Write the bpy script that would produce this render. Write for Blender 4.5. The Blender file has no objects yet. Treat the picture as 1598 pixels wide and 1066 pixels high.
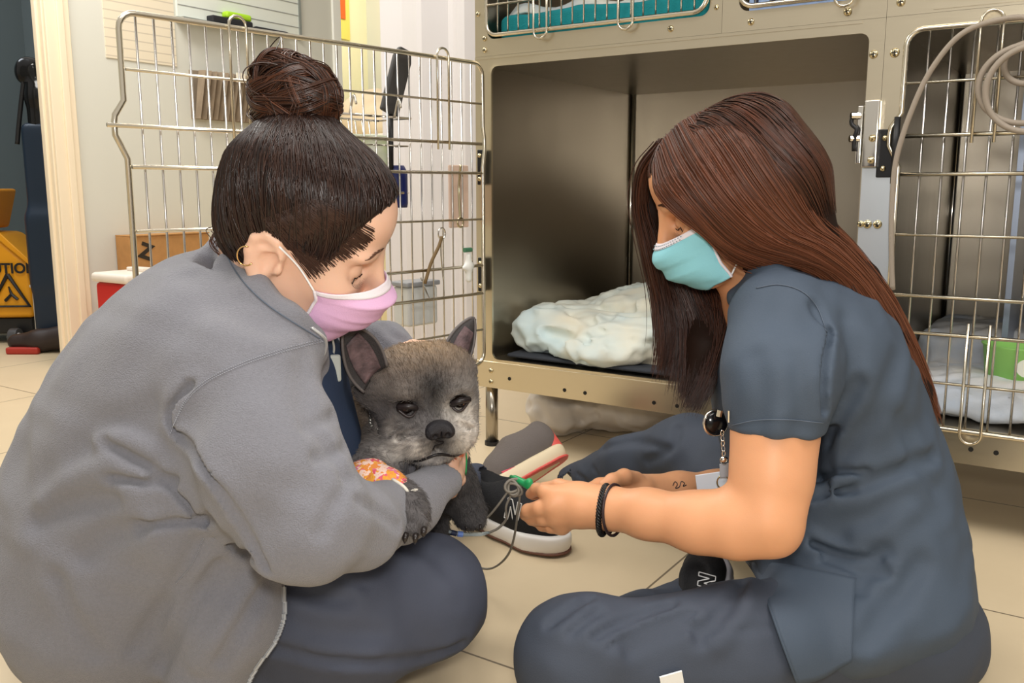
import bpy, bmesh, math, random
import numpy as np
from mathutils import Vector, Matrix, noise as mnoise
from mathutils.bvhtree import BVHTree
random.seed(7); rng = np.random.default_rng(7)
scene = bpy.context.scene
C = scene.collection
PI = math.pi

# ------------------------------------------------------------------ camera
PITCH = math.radians(9.6); FPX = 1410.0; CAMH = 0.70
cam_d = bpy.data.cameras.new('camera'); cam = bpy.data.objects.new('camera', cam_d); C.objects.link(cam)
cam.location = (0, 0, CAMH); cam.rotation_euler = (PI/2 - PITCH, 0, 0)
cam_d.sensor_width = 36.0; cam_d.lens = 36.0*FPX/1598.0; cam_d.clip_start = 0.05
scene.camera = cam
# ------------------------------------------------------------------ world, lamps, exposure
world = bpy.data.worlds.new('room_light'); scene.world = world; world.use_nodes = True
wn = world.node_tree.nodes; wl = world.node_tree.links
bg = wn['Background']; bg.inputs['Strength'].default_value = 0.60
tc = wn.new('ShaderNodeTexCoord'); sp = wn.new('ShaderNodeSeparateXYZ'); rp = wn.new('ShaderNodeValToRGB')
mp = wn.new('ShaderNodeMath'); mp.operation = 'MULTIPLY_ADD'; mp.inputs[1].default_value = .5; mp.inputs[2].default_value = .5
wl.new(tc.outputs['Generated'], sp.inputs[0]); wl.new(sp.outputs['Z'], mp.inputs[0]); wl.new(mp.outputs[0], rp.inputs[0]); wl.new(rp.outputs[0], bg.inputs['Color'])
e = rp.color_ramp.elements
e[0].position = .0; e[0].color = (.50, .46, .40, 1); e[1].position = 1.0; e[1].color = (1.0, .95, .88, 1)
e.new(.46).color = (.62, .57, .50, 1); e.new(.56).color = (.82, .76, .67, 1)

def area(name, loc, aim, size, power, col=(1, 1, 1), sy=None, spread=None):
    L = bpy.data.lights.new(name, 'AREA'); L.energy = power; L.color = col
    L.shape = 'RECTANGLE'; L.size = size; L.size_y = sy or size
    if spread: L.spread = spread
    o = bpy.data.objects.new(name, L); C.objects.link(o); o.location = loc
    o.rotation_euler = (Vector(aim) - Vector(loc)).to_track_quat('-Z', 'Y').to_euler()
    return o
area('ceiling_lamp', (-.4, .9, 2.5), (-.4, .9, 0), 1.2, 22, (1.0, .96, .91), .6)
area('ceiling_lamp', (1.2, .5, 2.5), (1.2, .5, 0), 1.2, 20, (1.0, .96, .91), .6)
area('ceiling_lamp', (-1.5, 2.9, 2.5), (-1.6, 3.2, 0), 1.2, 39, (1.0, .97, .92), .6)
area('camera_flash', (.02, -.03, .86), (.02, 1.6, .45), .12, 7.5, (1.0, .97, .93))
area('far_room_lamp', (-1.15, 6.1, 2.4), (-1.5, 6.6, 1.0), .8, 16, (1.0, .95, .8))
area('closet_fill', (-2.9, 4.0, 2.4), (-2.7, 4.2, 0), .6, 11, (.85, .92, 1))  # unseen fill light, added to lighten the dark closet
scene.view_settings.view_transform = 'Standard'; scene.view_settings.look = 'None'
scene.view_settings.exposure = 0.12; scene.view_settings.gamma = 1.0; scene.view_settings.use_curve_mapping = False

# ------------------------------------------------------------------ coordinate helpers
CP, SP = math.cos(PITCH), math.sin(PITCH)
def W(u, v, D):
    """world point seen at photo pixel (u, v) at forward distance D"""
    a = (u-799)/FPX; b = (533-v)/FPX
    y = CP+b*SP
    return np.array([a*D/y, D, CAMH+(-SP+b*CP)*D/y])
def RP(rpx, P):
    """radius in metres that looks rpx pixels wide at world point P"""
    zc = P[1]*CP-(P[2]-CAMH)*SP
    return rpx*zc/FPX
ORG = np.array([-.07, 2.41, 0.]); CX = np.array([.833, -.553, 0.]); CY = np.array([.553, .833, 0.])
CANG = math.atan2(-.553, .833)
def K(x, y, z):
    """cage frame -> world: x along the cage fronts, y into the cages"""
    return ORG+CX*x+CY*y+np.array([0, 0, z])

# ------------------------------------------------------------------ materials
def lin(c): return tuple(((x/255.)/12.92 if x/255. <= .04045 else ((x/255.+.055)/1.055)**2.4) for x in c)
MATS = {}
def mat(name, col, rough=.6, metal=0., bump=0., bscale=60., var=0., vscale=8., stretch=None, spec=.5, alpha=1., trans=0., ior=1.45, sheen=0., aniso=0., coat=0., attr=None, emit=0., col2=None, sss=0.):
    if name in MATS: return MATS[name]
    m = bpy.data.materials.new(name); m.use_nodes = True; n = m.node_tree.nodes; l = m.node_tree.links
    b = n['Principled BSDF']; c = lin(col) if max(col) > 1.001 else col
    b.inputs['Base Color'].default_value = (*c, 1); b.inputs['Roughness'].default_value = rough
    b.inputs['Metallic'].default_value = metal; b.inputs['Specular IOR Level'].default_value = spec
    b.inputs['Alpha'].default_value = alpha; b.inputs['Transmission Weight'].default_value = trans; b.inputs['IOR'].default_value = ior
    b.inputs['Sheen Weight'].default_value = sheen; b.inputs['Anisotropic'].default_value = aniso; b.inputs['Coat Weight'].default_value = coat
    if sss:
        b.inputs['Subsurface Weight'].default_value = sss; b.inputs['Subsurface Radius'].default_value = (.012, .004, .002); b.inputs['Subsurface Scale'].default_value = 1.0
    if emit: b.inputs['Emission Color'].default_value = (*c, 1); b.inputs['Emission Strength'].default_value = emit
    co = n.new('ShaderNodeTexCoord'); vec = co.outputs['Object']
    if stretch:
        mpn = n.new('ShaderNodeMapping'); mpn.inputs['Scale'].default_value = stretch; l.new(vec, mpn.inputs[0]); vec = mpn.outputs[0]
    if attr:
        a = n.new('ShaderNodeVertexColor'); a.layer_name = attr; src = a.outputs['Color']
    else: src = None
    if var or col2:
        t = n.new('ShaderNodeTexNoise'); t.inputs['Scale'].default_value = vscale; t.inputs['Detail'].default_value = 5; l.new(vec, t.inputs['Vector'])
        mx = n.new('ShaderNodeMix'); mx.data_type = 'RGBA'
        mr = n.new('ShaderNodeMapRange'); mr.inputs[1].default_value = .35; mr.inputs[2].default_value = .65; l.new(t.outputs[0], mr.inputs[0]); l.new(mr.outputs[0], mx.inputs[0])
        if src:
            mx.blend_type = 'MULTIPLY'; l.new(src, mx.inputs[6]); mx.inputs[7].default_value = (1-var,)*3+(1,)
            l.new(mx.outputs[2], b.inputs['Base Color'])
        else:
            c2 = lin(col2) if col2 else tuple(x*(1-var) for x in c)
            mx.inputs[6].default_value = (*(c if col2 else tuple(min(1, x*(1+var*.6)) for x in c)), 1); mx.inputs[7].default_value = (*c2, 1)
            l.new(mx.outputs[2], b.inputs['Base Color'])
    elif src: l.new(src, b.inputs['Base Color'])
    if bump:
        t = n.new('ShaderNodeTexNoise'); t.inputs['Scale'].default_value = bscale; t.inputs['Detail'].default_value = 4; l.new(vec, t.inputs['Vector'])
        bp = n.new('ShaderNodeBump'); bp.inputs['Strength'].default_value = bump; bp.inputs['Distance'].default_value = .004; l.new(t.outputs[0], bp.inputs['Height']); l.new(bp.outputs[0], b.inputs['Normal'])
    MATS[name] = m; return m

# ------------------------------------------------------------------ mesh helpers
class MB:
    def __init__(s): s.v = []; s.f = []; s.n = 0; s.uv = None
    def add(s, V, Fc):
        s.v.append(np.asarray(V, float).reshape(-1, 3)); s.f += [tuple(int(i)+s.n for i in f) for f in Fc]; s.n += len(s.v[-1]); return s
    def box(s, lo, hi, M=None):
        x0, y0, z0 = lo; x1, y1, z1 = hi
        V = np.array([[x0,y0,z0],[x1,y0,z0],[x1,y1,z0],[x0,y1,z0],[x0,y0,z1],[x1,y0,z1],[x1,y1,z1],[x0,y1,z1]])
        if M is not None: V = V@np.asarray(M)[:3,:3].T+np.asarray(M)[:3,3]
        return s.add(V, [(0,3,2,1),(4,5,6,7),(0,1,5,4),(1,2,6,5),(2,3,7,6),(3,0,4,7)])
    def tube(s, P, r, n=8, cap=True, closed=False):
        P = np.asarray(P, float); m = len(P); r = np.broadcast_to(np.asarray(r, float), (m,))
        T = np.gradient(P, axis=0) if not closed else np.roll(P, -1, 0)-np.roll(P, 1, 0)
        T /= np.linalg.norm(T, axis=1)[:, None]+1e-12
        a = np.array([0, 0, 1.]) if abs(T[0][2]) < .9 else np.array([1., 0, 0])
        N = np.cross(T[0], a); N /= np.linalg.norm(N); V = []
        for i in range(m):
            N = N-T[i]*(N@T[i]); N /= np.linalg.norm(N)+1e-12; B = np.cross(T[i], N)
            th = np.arange(n)*2*PI/n
            V.append(P[i]+r[i]*(np.cos(th)[:, None]*N+np.sin(th)[:, None]*B))
        Fc = []; mm = m if closed else m-1
        for i in range(mm):
            for j in range(n):
                a0 = i*n+j; a1 = i*n+(j+1) % n; i2 = (i+1) % m; b0 = i2*n+j; b1 = i2*n+(j+1) % n
                Fc.append((a0, a1, b1, b0))
        if cap and not closed: Fc += [tuple(range(n))[::-1], tuple((m-1)*n+j for j in range(n))]
        return s.add(np.concatenate(V), Fc)
    def lathe(s, prof, axis_o=(0, 0, 0), n=24, M=None):
        prof = np.asarray(prof, float); m = len(prof); th = np.arange(n)*2*PI/n
        V = np.array([[r*math.cos(t), r*math.sin(t), z] for r, z in prof for t in th])
        if M is not None: V = V@np.asarray(M)[:3,:3].T+np.asarray(M)[:3,3]
        V = V+np.array(axis_o)
        Fc = [(i*n+j, i*n+(j+1) % n, (i+1)*n+(j+1) % n, (i+1)*n+j) for i in range(m-1) for j in range(n)]
        return s.add(V, Fc)
    def grid(s, G, thick=0., wrap=False):
        G = np.asarray(G, float); a, b = G.shape[:2]
        if thick:
            du = np.gradient(G, axis=0); dv = np.gradient(G, axis=1); N = np.cross(du, dv); N /= np.linalg.norm(N, axis=2)[..., None]+1e-12
            V = np.concatenate([G.reshape(-1, 3), (G-N*thick).reshape(-1, 3)]); o = a*b
            Fc = [(i*b+j, (i+1)*b+j, (i+1)*b+j+1, i*b+j+1) for i in range(a-1) for j in range(b-1)]
            Fc += [tuple(x+o for x in f[::-1]) for f in Fc]
            rim = [i*b for i in range(a)]+[(a-1)*b+j for j in range(1, b)]+[i*b+b-1 for i in range(a-2, -1, -1)]+[j for j in range(b-2, 0, -1)]
            for k in range(len(rim)):
                p, q = rim[k], rim[(k+1) % len(rim)]; Fc.append((q, p, p+o, q+o))
            return s.add(V, Fc)
        return s.add(G.reshape(-1, 3), [(i*b+j, (i+1)*b+j, (i+1)*b+j+1, i*b+j+1) for i in range(a-1) for j in range(b-1)])
    def prism(s, poly, z0, z1, M=None):
        n = len(poly); V = np.array([[x, y, z0] for x, y in poly]+[[x, y, z1] for x, y in poly], float)
        if M is not None: V = V@np.asarray(M)[:3,:3].T+np.asarray(M)[:3,3]
        return s.add(V, [tuple(range(n))[::-1], tuple(range(n, 2*n))]+[(i, (i+1) % n, n+(i+1) % n, n+i) for i in range(n)])
    def build(s, name, m, parent=None, smooth=False, bevel=0., bseg=2, cols=None, local=False, subsurf=0):
        V = np.concatenate(s.v); 
        if parent is not None and not local:
            Mi = np.array(PM(parent).inverted()); V = V@Mi[:3,:3].T+Mi[:3,3]
        me = bpy.data.meshes.new(name); me.from_pydata(V.tolist(), [], s.f); me.update()
        o = bpy.data.objects.new(name, me); C.objects.link(o)
        if isinstance(m, (list, tuple)):
            for x in m: me.materials.append(x)
        elif m: me.materials.append(m)
        if cols is not None:
            at = me.color_attributes.new('Col', 'FLOAT_COLOR', 'POINT'); cc = np.ones((len(V), 4), np.float32); cc[:, :3] = cols; at.data.foreach_set('color', cc.ravel())
        if smooth: me.polygons.foreach_set('use_smooth', [True]*len(me.polygons))
        if bevel:
            b = o.modifiers.new('bevel', 'BEVEL'); b.width = bevel; b.segments = bseg; b.limit_method = 'ANGLE'; b.harden_normals = False
            me.polygons.foreach_set('use_smooth', [True]*len(me.polygons))
            w = o.modifiers.new('wn', 'WEIGHTED_NORMAL')
        if subsurf:
            q = o.modifiers.new('ss', 'SUBSURF'); q.levels = subsurf; q.render_levels = subsurf
        if parent is not None: o.parent = parent
        return o
def PM(o):
    """world matrix without depsgraph"""
    M = Matrix.LocRotScale(o.location, o.rotation_euler, o.scale)
    while o.parent: o = o.parent; M = Matrix.LocRotScale(o.location, o.rotation_euler, o.scale) @ M
    return M
def tag(o, label, cat, group=None, kind=None):
    o['label'] = label
    if cat: o['category'] = cat
    if group: o['group'] = group
    if kind: o['kind'] = kind
    return o
def thing(name, label, cat, loc=(0, 0, 0), rotz=0, group=None):
    o = bpy.data.objects.new(name, None); C.objects.link(o); o.location = tuple(float(x) for x in loc); o.rotation_euler = (0, 0, rotz); o.empty_display_size = .05
    return tag(o, label, cat, group)
def structure(o, label=None):
    o['kind'] = 'structure'
    if label: o['label'] = label
    return o
def copy_tree(o, parent=None, label=None):
    c = o.copy(); C.objects.link(c); c.parent = parent
    if label: c['label'] = label
    for ch in list(o.children): copy_tree(ch, c)
    return c
def text(name, body, size, M, m, parent=None, extrude=.0004, align='CENTER', bold=0.):
    cu = bpy.data.curves.new(name, 'FONT'); cu.body = body; cu.size = size; cu.extrude = extrude; cu.align_x = align; cu.align_y = 'CENTER'; cu.offset = bold
    t = bpy.data.objects.new(name+'_tmp', cu); C.objects.link(t)
    dg = bpy.context.evaluated_depsgraph_get(); me = bpy.data.meshes.new_from_object(t.evaluated_get(dg)); bpy.data.objects.remove(t)
    V = np.array([v.co[:] for v in me.vertices]); Mn = np.array(M); V = V@Mn[:3,:3].T+Mn[:3,3]
    mb = MB(); mb.add(V, [tuple(p.vertices) for p in me.polygons]); return mb.build(name, m, parent)
def basis(o, x, y, z=None):
    """4x4 with columns x, y, z and origin o"""
    x = np.asarray(x, float); y = np.asarray(y, float); x = x/np.linalg.norm(x); y = y-x*(x@y); y /= np.linalg.norm(y); z = np.cross(x, y)
    M = np.eye(4); M[:3, 0] = x; M[:3, 1] = y; M[:3, 2] = z; M[:3, 3] = o; return M
def spline(P, n=40):
    """Catmull-Rom through the points"""
    P = np.asarray(P, float); Q = np.vstack([2*P[0]-P[1], P, 2*P[-1]-P[-2]]); m = len(P)-1
    t = np.linspace(0, m, n); i = np.minimum(t.astype(int), m-1); f = (t-i)[:, None]
    a, b, c, d = Q[i], Q[i+1], Q[i+2], Q[i+3]
    return .5*((2*b)+(-a+c)*f+(2*a-5*b+4*c-d)*f**2+(-a+3*b-3*c+d)*f**3)

# ------------------------------------------------------------------ implicit surfaces (smooth unions, meshed by surface nets)
def fnoise(P, s, seed=0):
    """cheap smooth value noise built from rotated sines, about -1..1"""
    r = np.random.default_rng(seed); out = 0.
    for k in range(6):
        d = r.normal(size=3); d /= np.linalg.norm(d); out = out+np.sin(P@d*s*(1+.35*k)+r.uniform(0, 6.3)+1.3*np.sin(P@r.normal(size=3)*s*.5+r.uniform(0, 6.3)))
    return out/3.5
class SDF:
    def __init__(s): s.pr = []
    def cone(s, a, b, ra, rb, k=.02, op=1):
        a = np.array(a, float); b = np.array(b, float); R = max(ra, rb); s.pr.append(('c', (a, b, ra, rb), k, op, np.minimum(a, b)-R, np.maximum(a, b)+R)); return s
    def chain(s, pts, rs, k=.02, op=1):
        for i in range(len(pts)-1): s.cone(pts[i], pts[i+1], rs[i], rs[i+1], k, op)
        return s
    def ell(s, c, r, R=None, k=.02, op=1):
        c = np.array(c, float); r = np.array(r, float)*np.ones(3); R = np.eye(3) if R is None else np.asarray(R)[:3,:3]
        s.pr.append(('e', (c, r, R), k, op, c-r.max(), c+r.max())); return s
    def box(s, c, h, R=None, rnd=.01, k=.01, op=1):
        c = np.array(c, float); h = np.array(h, float); R = np.eye(3) if R is None else np.asarray(R)[:3,:3]; q = np.linalg.norm(h)+rnd
        s.pr.append(('b', (c, h, R, rnd), k, op, c-q, c+q)); return s
    @staticmethod
    def one(p, P):
        t, a = p[0], p[1]
        if t == 'c':
            A, B, ra, rb = a; d = B-A; L = d@d+1e-12; h = np.clip((P-A)@d/L, 0, 1); q = P-A-h[:, None]*d
            return np.sqrt((q*q).sum(1))-(ra+(rb-ra)*h)
        if t == 'e':
            c, r, R = a; q = (P-c)@R; k0 = np.sqrt(((q/r)**2).sum(1)); k1 = np.sqrt(((q/(r*r))**2).sum(1))+1e-9
            return np.where(k0 < 1e-6, -r.min(), k0*(k0-1)/k1)
        c, h, R, rnd = a; q = np.abs((P-c)@R)-h+rnd
        return np.sqrt((np.maximum(q, 0)**2).sum(1))+np.minimum(q.max(1), 0)-rnd
    def ev(s, P, prs=None):
        d = np.full(len(P), .2)
        for p in (prs if prs is not None else s.pr):
            e = s.one(p, P); k = p[2]
            if p[3] > 0: h = np.maximum(k-np.abs(d-e), 0)/k; d = np.minimum(d, e)-h*h*k*.25
            else: e = -e; h = np.maximum(k-np.abs(d-e), 0)/k; d = np.maximum(d, e)+h*h*k*.25
        return d
    def mesh(s, h=.004, fn=None, smooth=2, nb=16, pad=.02):
        """fn(P, d) -> d may displace the field"""
        adds = [p for p in s.pr if p[3] > 0]
        lo = np.min([p[4] for p in adds], 0)-pad; hi = np.max([p[5] for p in adds], 0)+pad
        nblk = np.ceil((hi-lo)/(h*nb)).astype(int); cells = []; bw = h*nb
        ii = np.stack(np.meshgrid(*[np.arange(n) for n in nblk], indexing='ij'), -1).reshape(-1, 3)
        cen = lo+(ii+.5)*bw; dc = s.ev(cen); ii = ii[np.abs(dc) < bw*.87*1.6+.02]
        g = np.arange(nb+1); base = np.stack(np.meshgrid(g, g, g, indexing='ij'), -1).reshape(-1, 3)
        Dm = (nblk*nb+3).astype(np.int64); vid = {}; AV = []; AK = []; AF = []
        def key(c): return (c[:, 0]*Dm[1]+c[:, 1])*Dm[2]+c[:, 2]
        for b in ii:
            g0 = b*nb; l0 = lo+g0*h; l1 = l0+bw
            prs = [p for p in s.pr if (p[4] < l1+1.6*p[2]+.05).all() and (p[5] > l0-1.6*p[2]-.05).all()]
            if not prs: continue
            P = l0+base*h; d = s.ev(P, prs)
            if fn is not None: d = fn(P, d)
            if d.min() > 0 or d.max() < 0: continue
            d = d.reshape(nb+1, nb+1, nb+1); sg = d < 0
            cnt = sum(sg[i:nb+i, j:nb+j, k:nb+k].astype(np.int8) for i in (0, 1) for j in (0, 1) for k in (0, 1))
            ac = np.argwhere((cnt > 0) & (cnt < 8))
            if not len(ac): continue
            acc = np.zeros((len(ac), 3)); w = np.zeros(len(ac))
            for ax in range(3):
                o1, o2 = [a for a in range(3) if a != ax]
                for p1 in (0, 1):
                    for p2 in (0, 1):
                        q = ac.copy(); q[:, o1] += p1; q[:, o2] += p2; r = q.copy(); r[:, ax] += 1
                        da = d[q[:, 0], q[:, 1], q[:, 2]]; db = d[r[:, 0], r[:, 1], r[:, 2]]; m = (da < 0) != (db < 0)
                        t = np.where(m, da/(da-db+1e-20), 0); pt = q.astype(float); pt[:, ax] += t; acc += pt*m[:, None]; w += m
            AV.append(l0+acc/w[:, None]*h); AK.append(key(ac+g0))
            for ax in range(3):                      # faces on the sign-changing edges this block owns
                o1, o2 = [(1, 2), (2, 0), (0, 1)][ax]
                sl = [slice(0, nb)]*3; s2 = list(sl); s2[ax] = slice(1, nb+1)
                e = np.argwhere(sg[tuple(sl)] != sg[tuple(s2)]);
                if not len(e): continue
                ins = sg[e[:, 0], e[:, 1], e[:, 2]]; G = e+g0; q = []
                for d1, d2 in ((-1, -1), (0, -1), (0, 0), (-1, 0)):
                    c = G.copy(); c[:, o1] += d1; c[:, o2] += d2; q.append(key(c))
                q = np.stack(q, 1); q[~ins] = q[~ins][:, ::-1]; AF.append(q)
        V = np.concatenate(AV); Kk = np.concatenate(AK); Fq = np.concatenate(AF)
        order = np.argsort(Kk); Ks = Kk[order]; pos = np.searchsorted(Ks, Fq); pos = np.minimum(pos, len(Ks)-1)
        ok = (Ks[pos] == Fq).all(1); Fq = order[pos[ok]]
        for it in range(smooth):
            S = np.zeros_like(V); n = np.zeros(len(V))
            for a, b in ((0, 1), (1, 2), (2, 3), (3, 0)):
                np.add.at(S, Fq[:, a], V[Fq[:, b]]); np.add.at(S, Fq[:, b], V[Fq[:, a]]); np.add.at(n, Fq[:, a], 1); np.add.at(n, Fq[:, b], 1)
            V = V*.5+.5*S/np.maximum(n, 1)[:, None]
        return V, Fq
def field_fn(creases=(), amp=0., sc=30., seed=0, zmin=None, ridge=0., rsc=12., gain=1., wk=1., cuts=()):
    """folds: list of (polyline Nx3, width, depth); depth > 0 carves a crease, < 0 raises a ridge"""
    cr = []
    for P, w, dp in creases:
        P = np.asarray(P, float); cr.append((P, w, dp, P.min(0)-8*w, P.max(0)+8*w))
    def fn(P, d):
        if amp: d = d+amp*fnoise(P, sc, seed)
        if ridge: d = d+ridge*(np.sqrt(fnoise(P, rsc, seed+50)**2+.01)-.5)
        lo, hi = P.min(0), P.max(0)
        for Q, w, dp, a, b in cr:
            if (a > hi).any() or (b < lo).any(): continue
            m = np.full(len(P), 9.)
            for i in range(len(Q)-1):
                A, B = Q[i], Q[i+1]; e = B-A; t = np.clip((P-A)@e/(e@e+1e-12), 0, 1); q = P-A-t[:, None]*e; m = np.minimum(m, (q*q).sum(1))
            d = d+dp*gain*(np.exp(-m/(w*w*wk*wk))-(.45*np.exp(-m/(6.5*w*w*wk*wk)) if wk < 1 else 0))
        for c_, n_, r_c in cuts: d = np.where(((P-c_)**2).sum(1) < r_c*r_c, np.maximum(d, (P-c_)@n_), d)
        if zmin is not None: d = np.maximum(d, zmin-P[:, 2])
        return d
    return fn
def largest(V, Fq):
    lab = np.arange(len(V))
    while True:
        m = lab[Fq].min(1); new = lab.copy(); np.minimum.at(new, Fq.ravel(), np.repeat(m, 4)); new = new[new]
        if (new == lab).all(): break
        lab = new
    ids, cnt = np.unique(lab, return_counts=True); keep = lab == ids[cnt.argmax()]; idx = np.cumsum(keep)-1
    return V[keep], idx[Fq[keep[Fq].all(1)]]
def solid(name, sdf, m, parent=None, h=.004, fn=None, smooth=2, colfn=None):
    V, Fq = sdf.mesh(h, fn, smooth)
    if name in ('fleece_jacket', 'scrub_top', 'trousers', 'body', 'hair_cap'): V, Fq = largest(V, Fq)
    V = V; mb = MB(); mb.v = [V]; mb.f = [tuple(f) for f in Fq.tolist()]; mb.n = len(V)
    o = mb.build(name, m, parent, smooth=True, cols=colfn(V) if colfn else None)
    bm = bmesh.new(); bm.from_mesh(o.data); be = [e for e in bm.edges if e.is_boundary]
    if be: bmesh.ops.holes_fill(bm, edges=be, sides=24); bmesh.ops.recalc_face_normals(bm, faces=bm.faces[:]); [setattr(f, 'smooth', True) for f in bm.faces]; bm.to_mesh(o.data)
    bm.free()
    return o, V, Fq
class Snap:
    """find points on a built surface"""
    def __init__(s, V, Fq): s.t = BVHTree.FromPolygons([Vector(v) for v in V], [tuple(f) for f in Fq.tolist()])
    def ray(s, u, v, lift=0., skip=0.):
        d = W(u, v, 1.)-np.array([0, 0, CAMH]); dv = Vector(d).normalized(); o = Vector((0, 0, CAMH))+dv*skip
        h, n, _, _ = s.t.ray_cast(o, dv)
        if h is None: return None, None
        h = np.array(h); n = np.array(n); return h+n*lift, n
    def near(s, P, lift=0.):
        h, n, _, _ = s.t.find_nearest(Vector(P)); return np.array(h)+np.array(n)*lift, np.array(n)
def raymarch(sdf, u, v, near=.5, far=2.6):
    d = W(u, v, 1.)-np.array([0, 0, CAMH]); d /= np.linalg.norm(d); t = near
    for _ in range(140):
        P = np.array([[0, 0, CAMH]])+d*t; e = sdf.ev(P)[0]
        if e < .0008: return P[0]
        t += e*.6
        if t > far: break
    return None
def crease(sdf, pts, w, dp, D=None, n=9):
    """a fold along photo pixels, found on the figure's own surface"""
    out = []
    P2 = np.array(pts, float); Q = spline(np.c_[P2, np.zeros(len(P2))], n*(len(P2)-1)+1)[:, :2]
    for u, v in Q:
        h = raymarch(sdf, u, v)
        if h is not None: out.append(h)
    return (np.array(out), w, dp) if len(out) > 1 else (np.array([[0, 0, 9], [0, 0, 9.1]]), w, 0.)
# ------------------------------------------------------------------ room shell
def cbox(name, x0, x1, y0, y1, z0, z1, m, parent=None, bevel=0.):
    """box given in cage coordinates"""
    M = basis(K(0, 0, 0), CX, CY); return MB().box((x0, y0, z0), (x1, y1, z1), M).build(name, m, parent, bevel=bevel)
def floor_material():
    m = bpy.data.materials.new('floor_tile'); m.use_nodes = True; n = m.node_tree.nodes; l = m.node_tree.links; b = n['Principled BSDF']
    co = n.new('ShaderNodeTexCoord'); mpn = n.new('ShaderNodeMapping'); mpn.vector_type = 'POINT'
    l.new(co.outputs['Object'], mpn.inputs[0])
    br = n.new('ShaderNodeTexBrick'); br.offset = 0; br.squash = 1; br.inputs['Scale'].default_value = 1.0; br.inputs['Mortar Size'].default_value = .0022; br.inputs['Mortar Smooth'].default_value = .1
    br.inputs['Brick Width'].default_value = .6; br.inputs['Row Height'].default_value = .6; br.inputs['Bias'].default_value = 0
    mpn.inputs['Location'].default_value = (-.157+6, .338+6, 0)
    l.new(mpn.outputs[0], br.inputs['Vector'])
    t = n.new('ShaderNodeTexNoise'); t.inputs['Scale'].default_value = 3.5; t.inputs['Detail'].default_value = 8; t.inputs['Roughness'].default_value = .65; l.new(co.outputs['Object'], t.inputs['Vector'])
    mx = n.new('ShaderNodeMix'); mx.data_type = 'RGBA'; l.new(t.outputs[0], mx.inputs[0]); mx.inputs[6].default_value = (*lin((222, 203, 170)), 1); mx.inputs[7].default_value = (*lin((206, 187, 154)), 1)
    l.new(mx.outputs[2], br.inputs['Color1']); l.new(mx.outputs[2], br.inputs['Color2']); br.inputs['Mortar'].default_value = (*lin((122, 108, 88)), 1)
    l.new(br.outputs['Color'], b.inputs['Base Color']); b.inputs['Roughness'].default_value = .42
    bp = n.new('ShaderNodeBump'); bp.inputs['Strength'].default_value = .3; bp.inputs['Distance'].default_value = .002; bp.invert = True; l.new(br.outputs['Fac'], bp.inputs['Height']); l.new(bp.outputs[0], b.inputs['Normal'])
    return m
fl = bpy.data.objects.new('floor', None)
def setting_plane():
    fm = floor_material(); me = bpy.data.meshes.new('floor'); me.from_pydata([(-6, -6, 0), (6, -6, 0), (6, 6, 0), (-6, 6, 0)], [], [(0, 1, 2, 3)]); me.materials.append(fm)
    o = bpy.data.objects.new('floor', me); C.objects.link(o); o.location = tuple(ORG); o.rotation_euler = (0, 0, CANG); structure(o)
bpy.data.objects.remove(fl); setting_plane()
wallm = mat('wall_paint', (212, 211, 200), .75, bump=.05, bscale=120)
trimm = mat('door_paint', (240, 224, 196), .45, bump=.04, bscale=40)
darkwall = mat('closet_wall', (112, 124, 128), .7)
WX = -2.0
structure(cbox('wall_left', WX-.06, WX, .02, 1.50, 0, 2.6, wallm))
structure(cbox('wall_left', WX-.12, WX, -4.0, -.98, 0, 2.6, wallm))
structure(cbox('wall_left', WX-.12, WX, -.98, .02, 2.1, 2.6, wallm))
structure(cbox('wall_left', WX-.12, WX, 1.50, 3.4, 0, 1.0, wallm))
structure(cbox('wall_left', WX-.12, WX, 1.50, 3.4, 2.2, 2.6, wallm))
structure(cbox('trim_1', WX-.0, WX+.018, -.012, .085, 0, 2.16, trimm, bevel=.004))
structure(cbox('trim_1', WX-.01, WX+.028, .030, .058, 0, 2.16, trimm, bevel=.004))
structure(cbox('trim_2', WX-.062, WX+.004, -.018, .02, 0, 2.12, trimm, bevel=.003))
structure(cbox('trim_3', WX-.045, WX-.02, -.028, -.014, 0, 2.1, trimm, bevel=.003))
structure(cbox('wall_closet', -4.2, -4.05, -2.5, 3.2, 0, 2.6, darkwall))
structure(cbox('wall_closet', -4.2, WX-.12, 1.05, 1.15, 0, 2.6, darkwall))
structure(cbox('baseboard_left', WX, WX+.012, .09, 1.50, 0, .09, mat('vinyl_base', (120, 112, 100), .5)))
structure(cbox('window_1', WX-.13, WX+.012, 1.495, 1.55, .96, 2.24, mat('white_trim', (244, 244, 236), .4), bevel=.003))
structure(cbox('window_1', WX-.14, WX+.03, 1.50, 3.4, .98, 1.02, MATS['white_trim'], bevel=.003))
structure(cbox('wall_far', -3.6, -3.5, 1.2, 5.0, 0, 2.6, mat('far_room_wall', (250, 244, 206), .7)))
structure(cbox('wall_back', -3.5, 3.5, 3.4, 3.5, 0, 2.6, wallm))
# closet floor darker mat is the same tile; yellow board with an orange notice in the far room
o = cbox('notice_board', -3.5, -3.485, 2.25, 3.20, 1.79, 2.5, mat('yellow_board', (240, 224, 110), .6)); tag(o, 'yellow board on the far room wall seen through the opening', 'board')
o = cbox('orange_notice', -3.485, -3.478, 2.86, 3.15, 1.93, 2.25, mat('orange_paper', (222, 104, 40), .6)); tag(o, 'orange notice pinned on the yellow board', 'notice')

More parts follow.
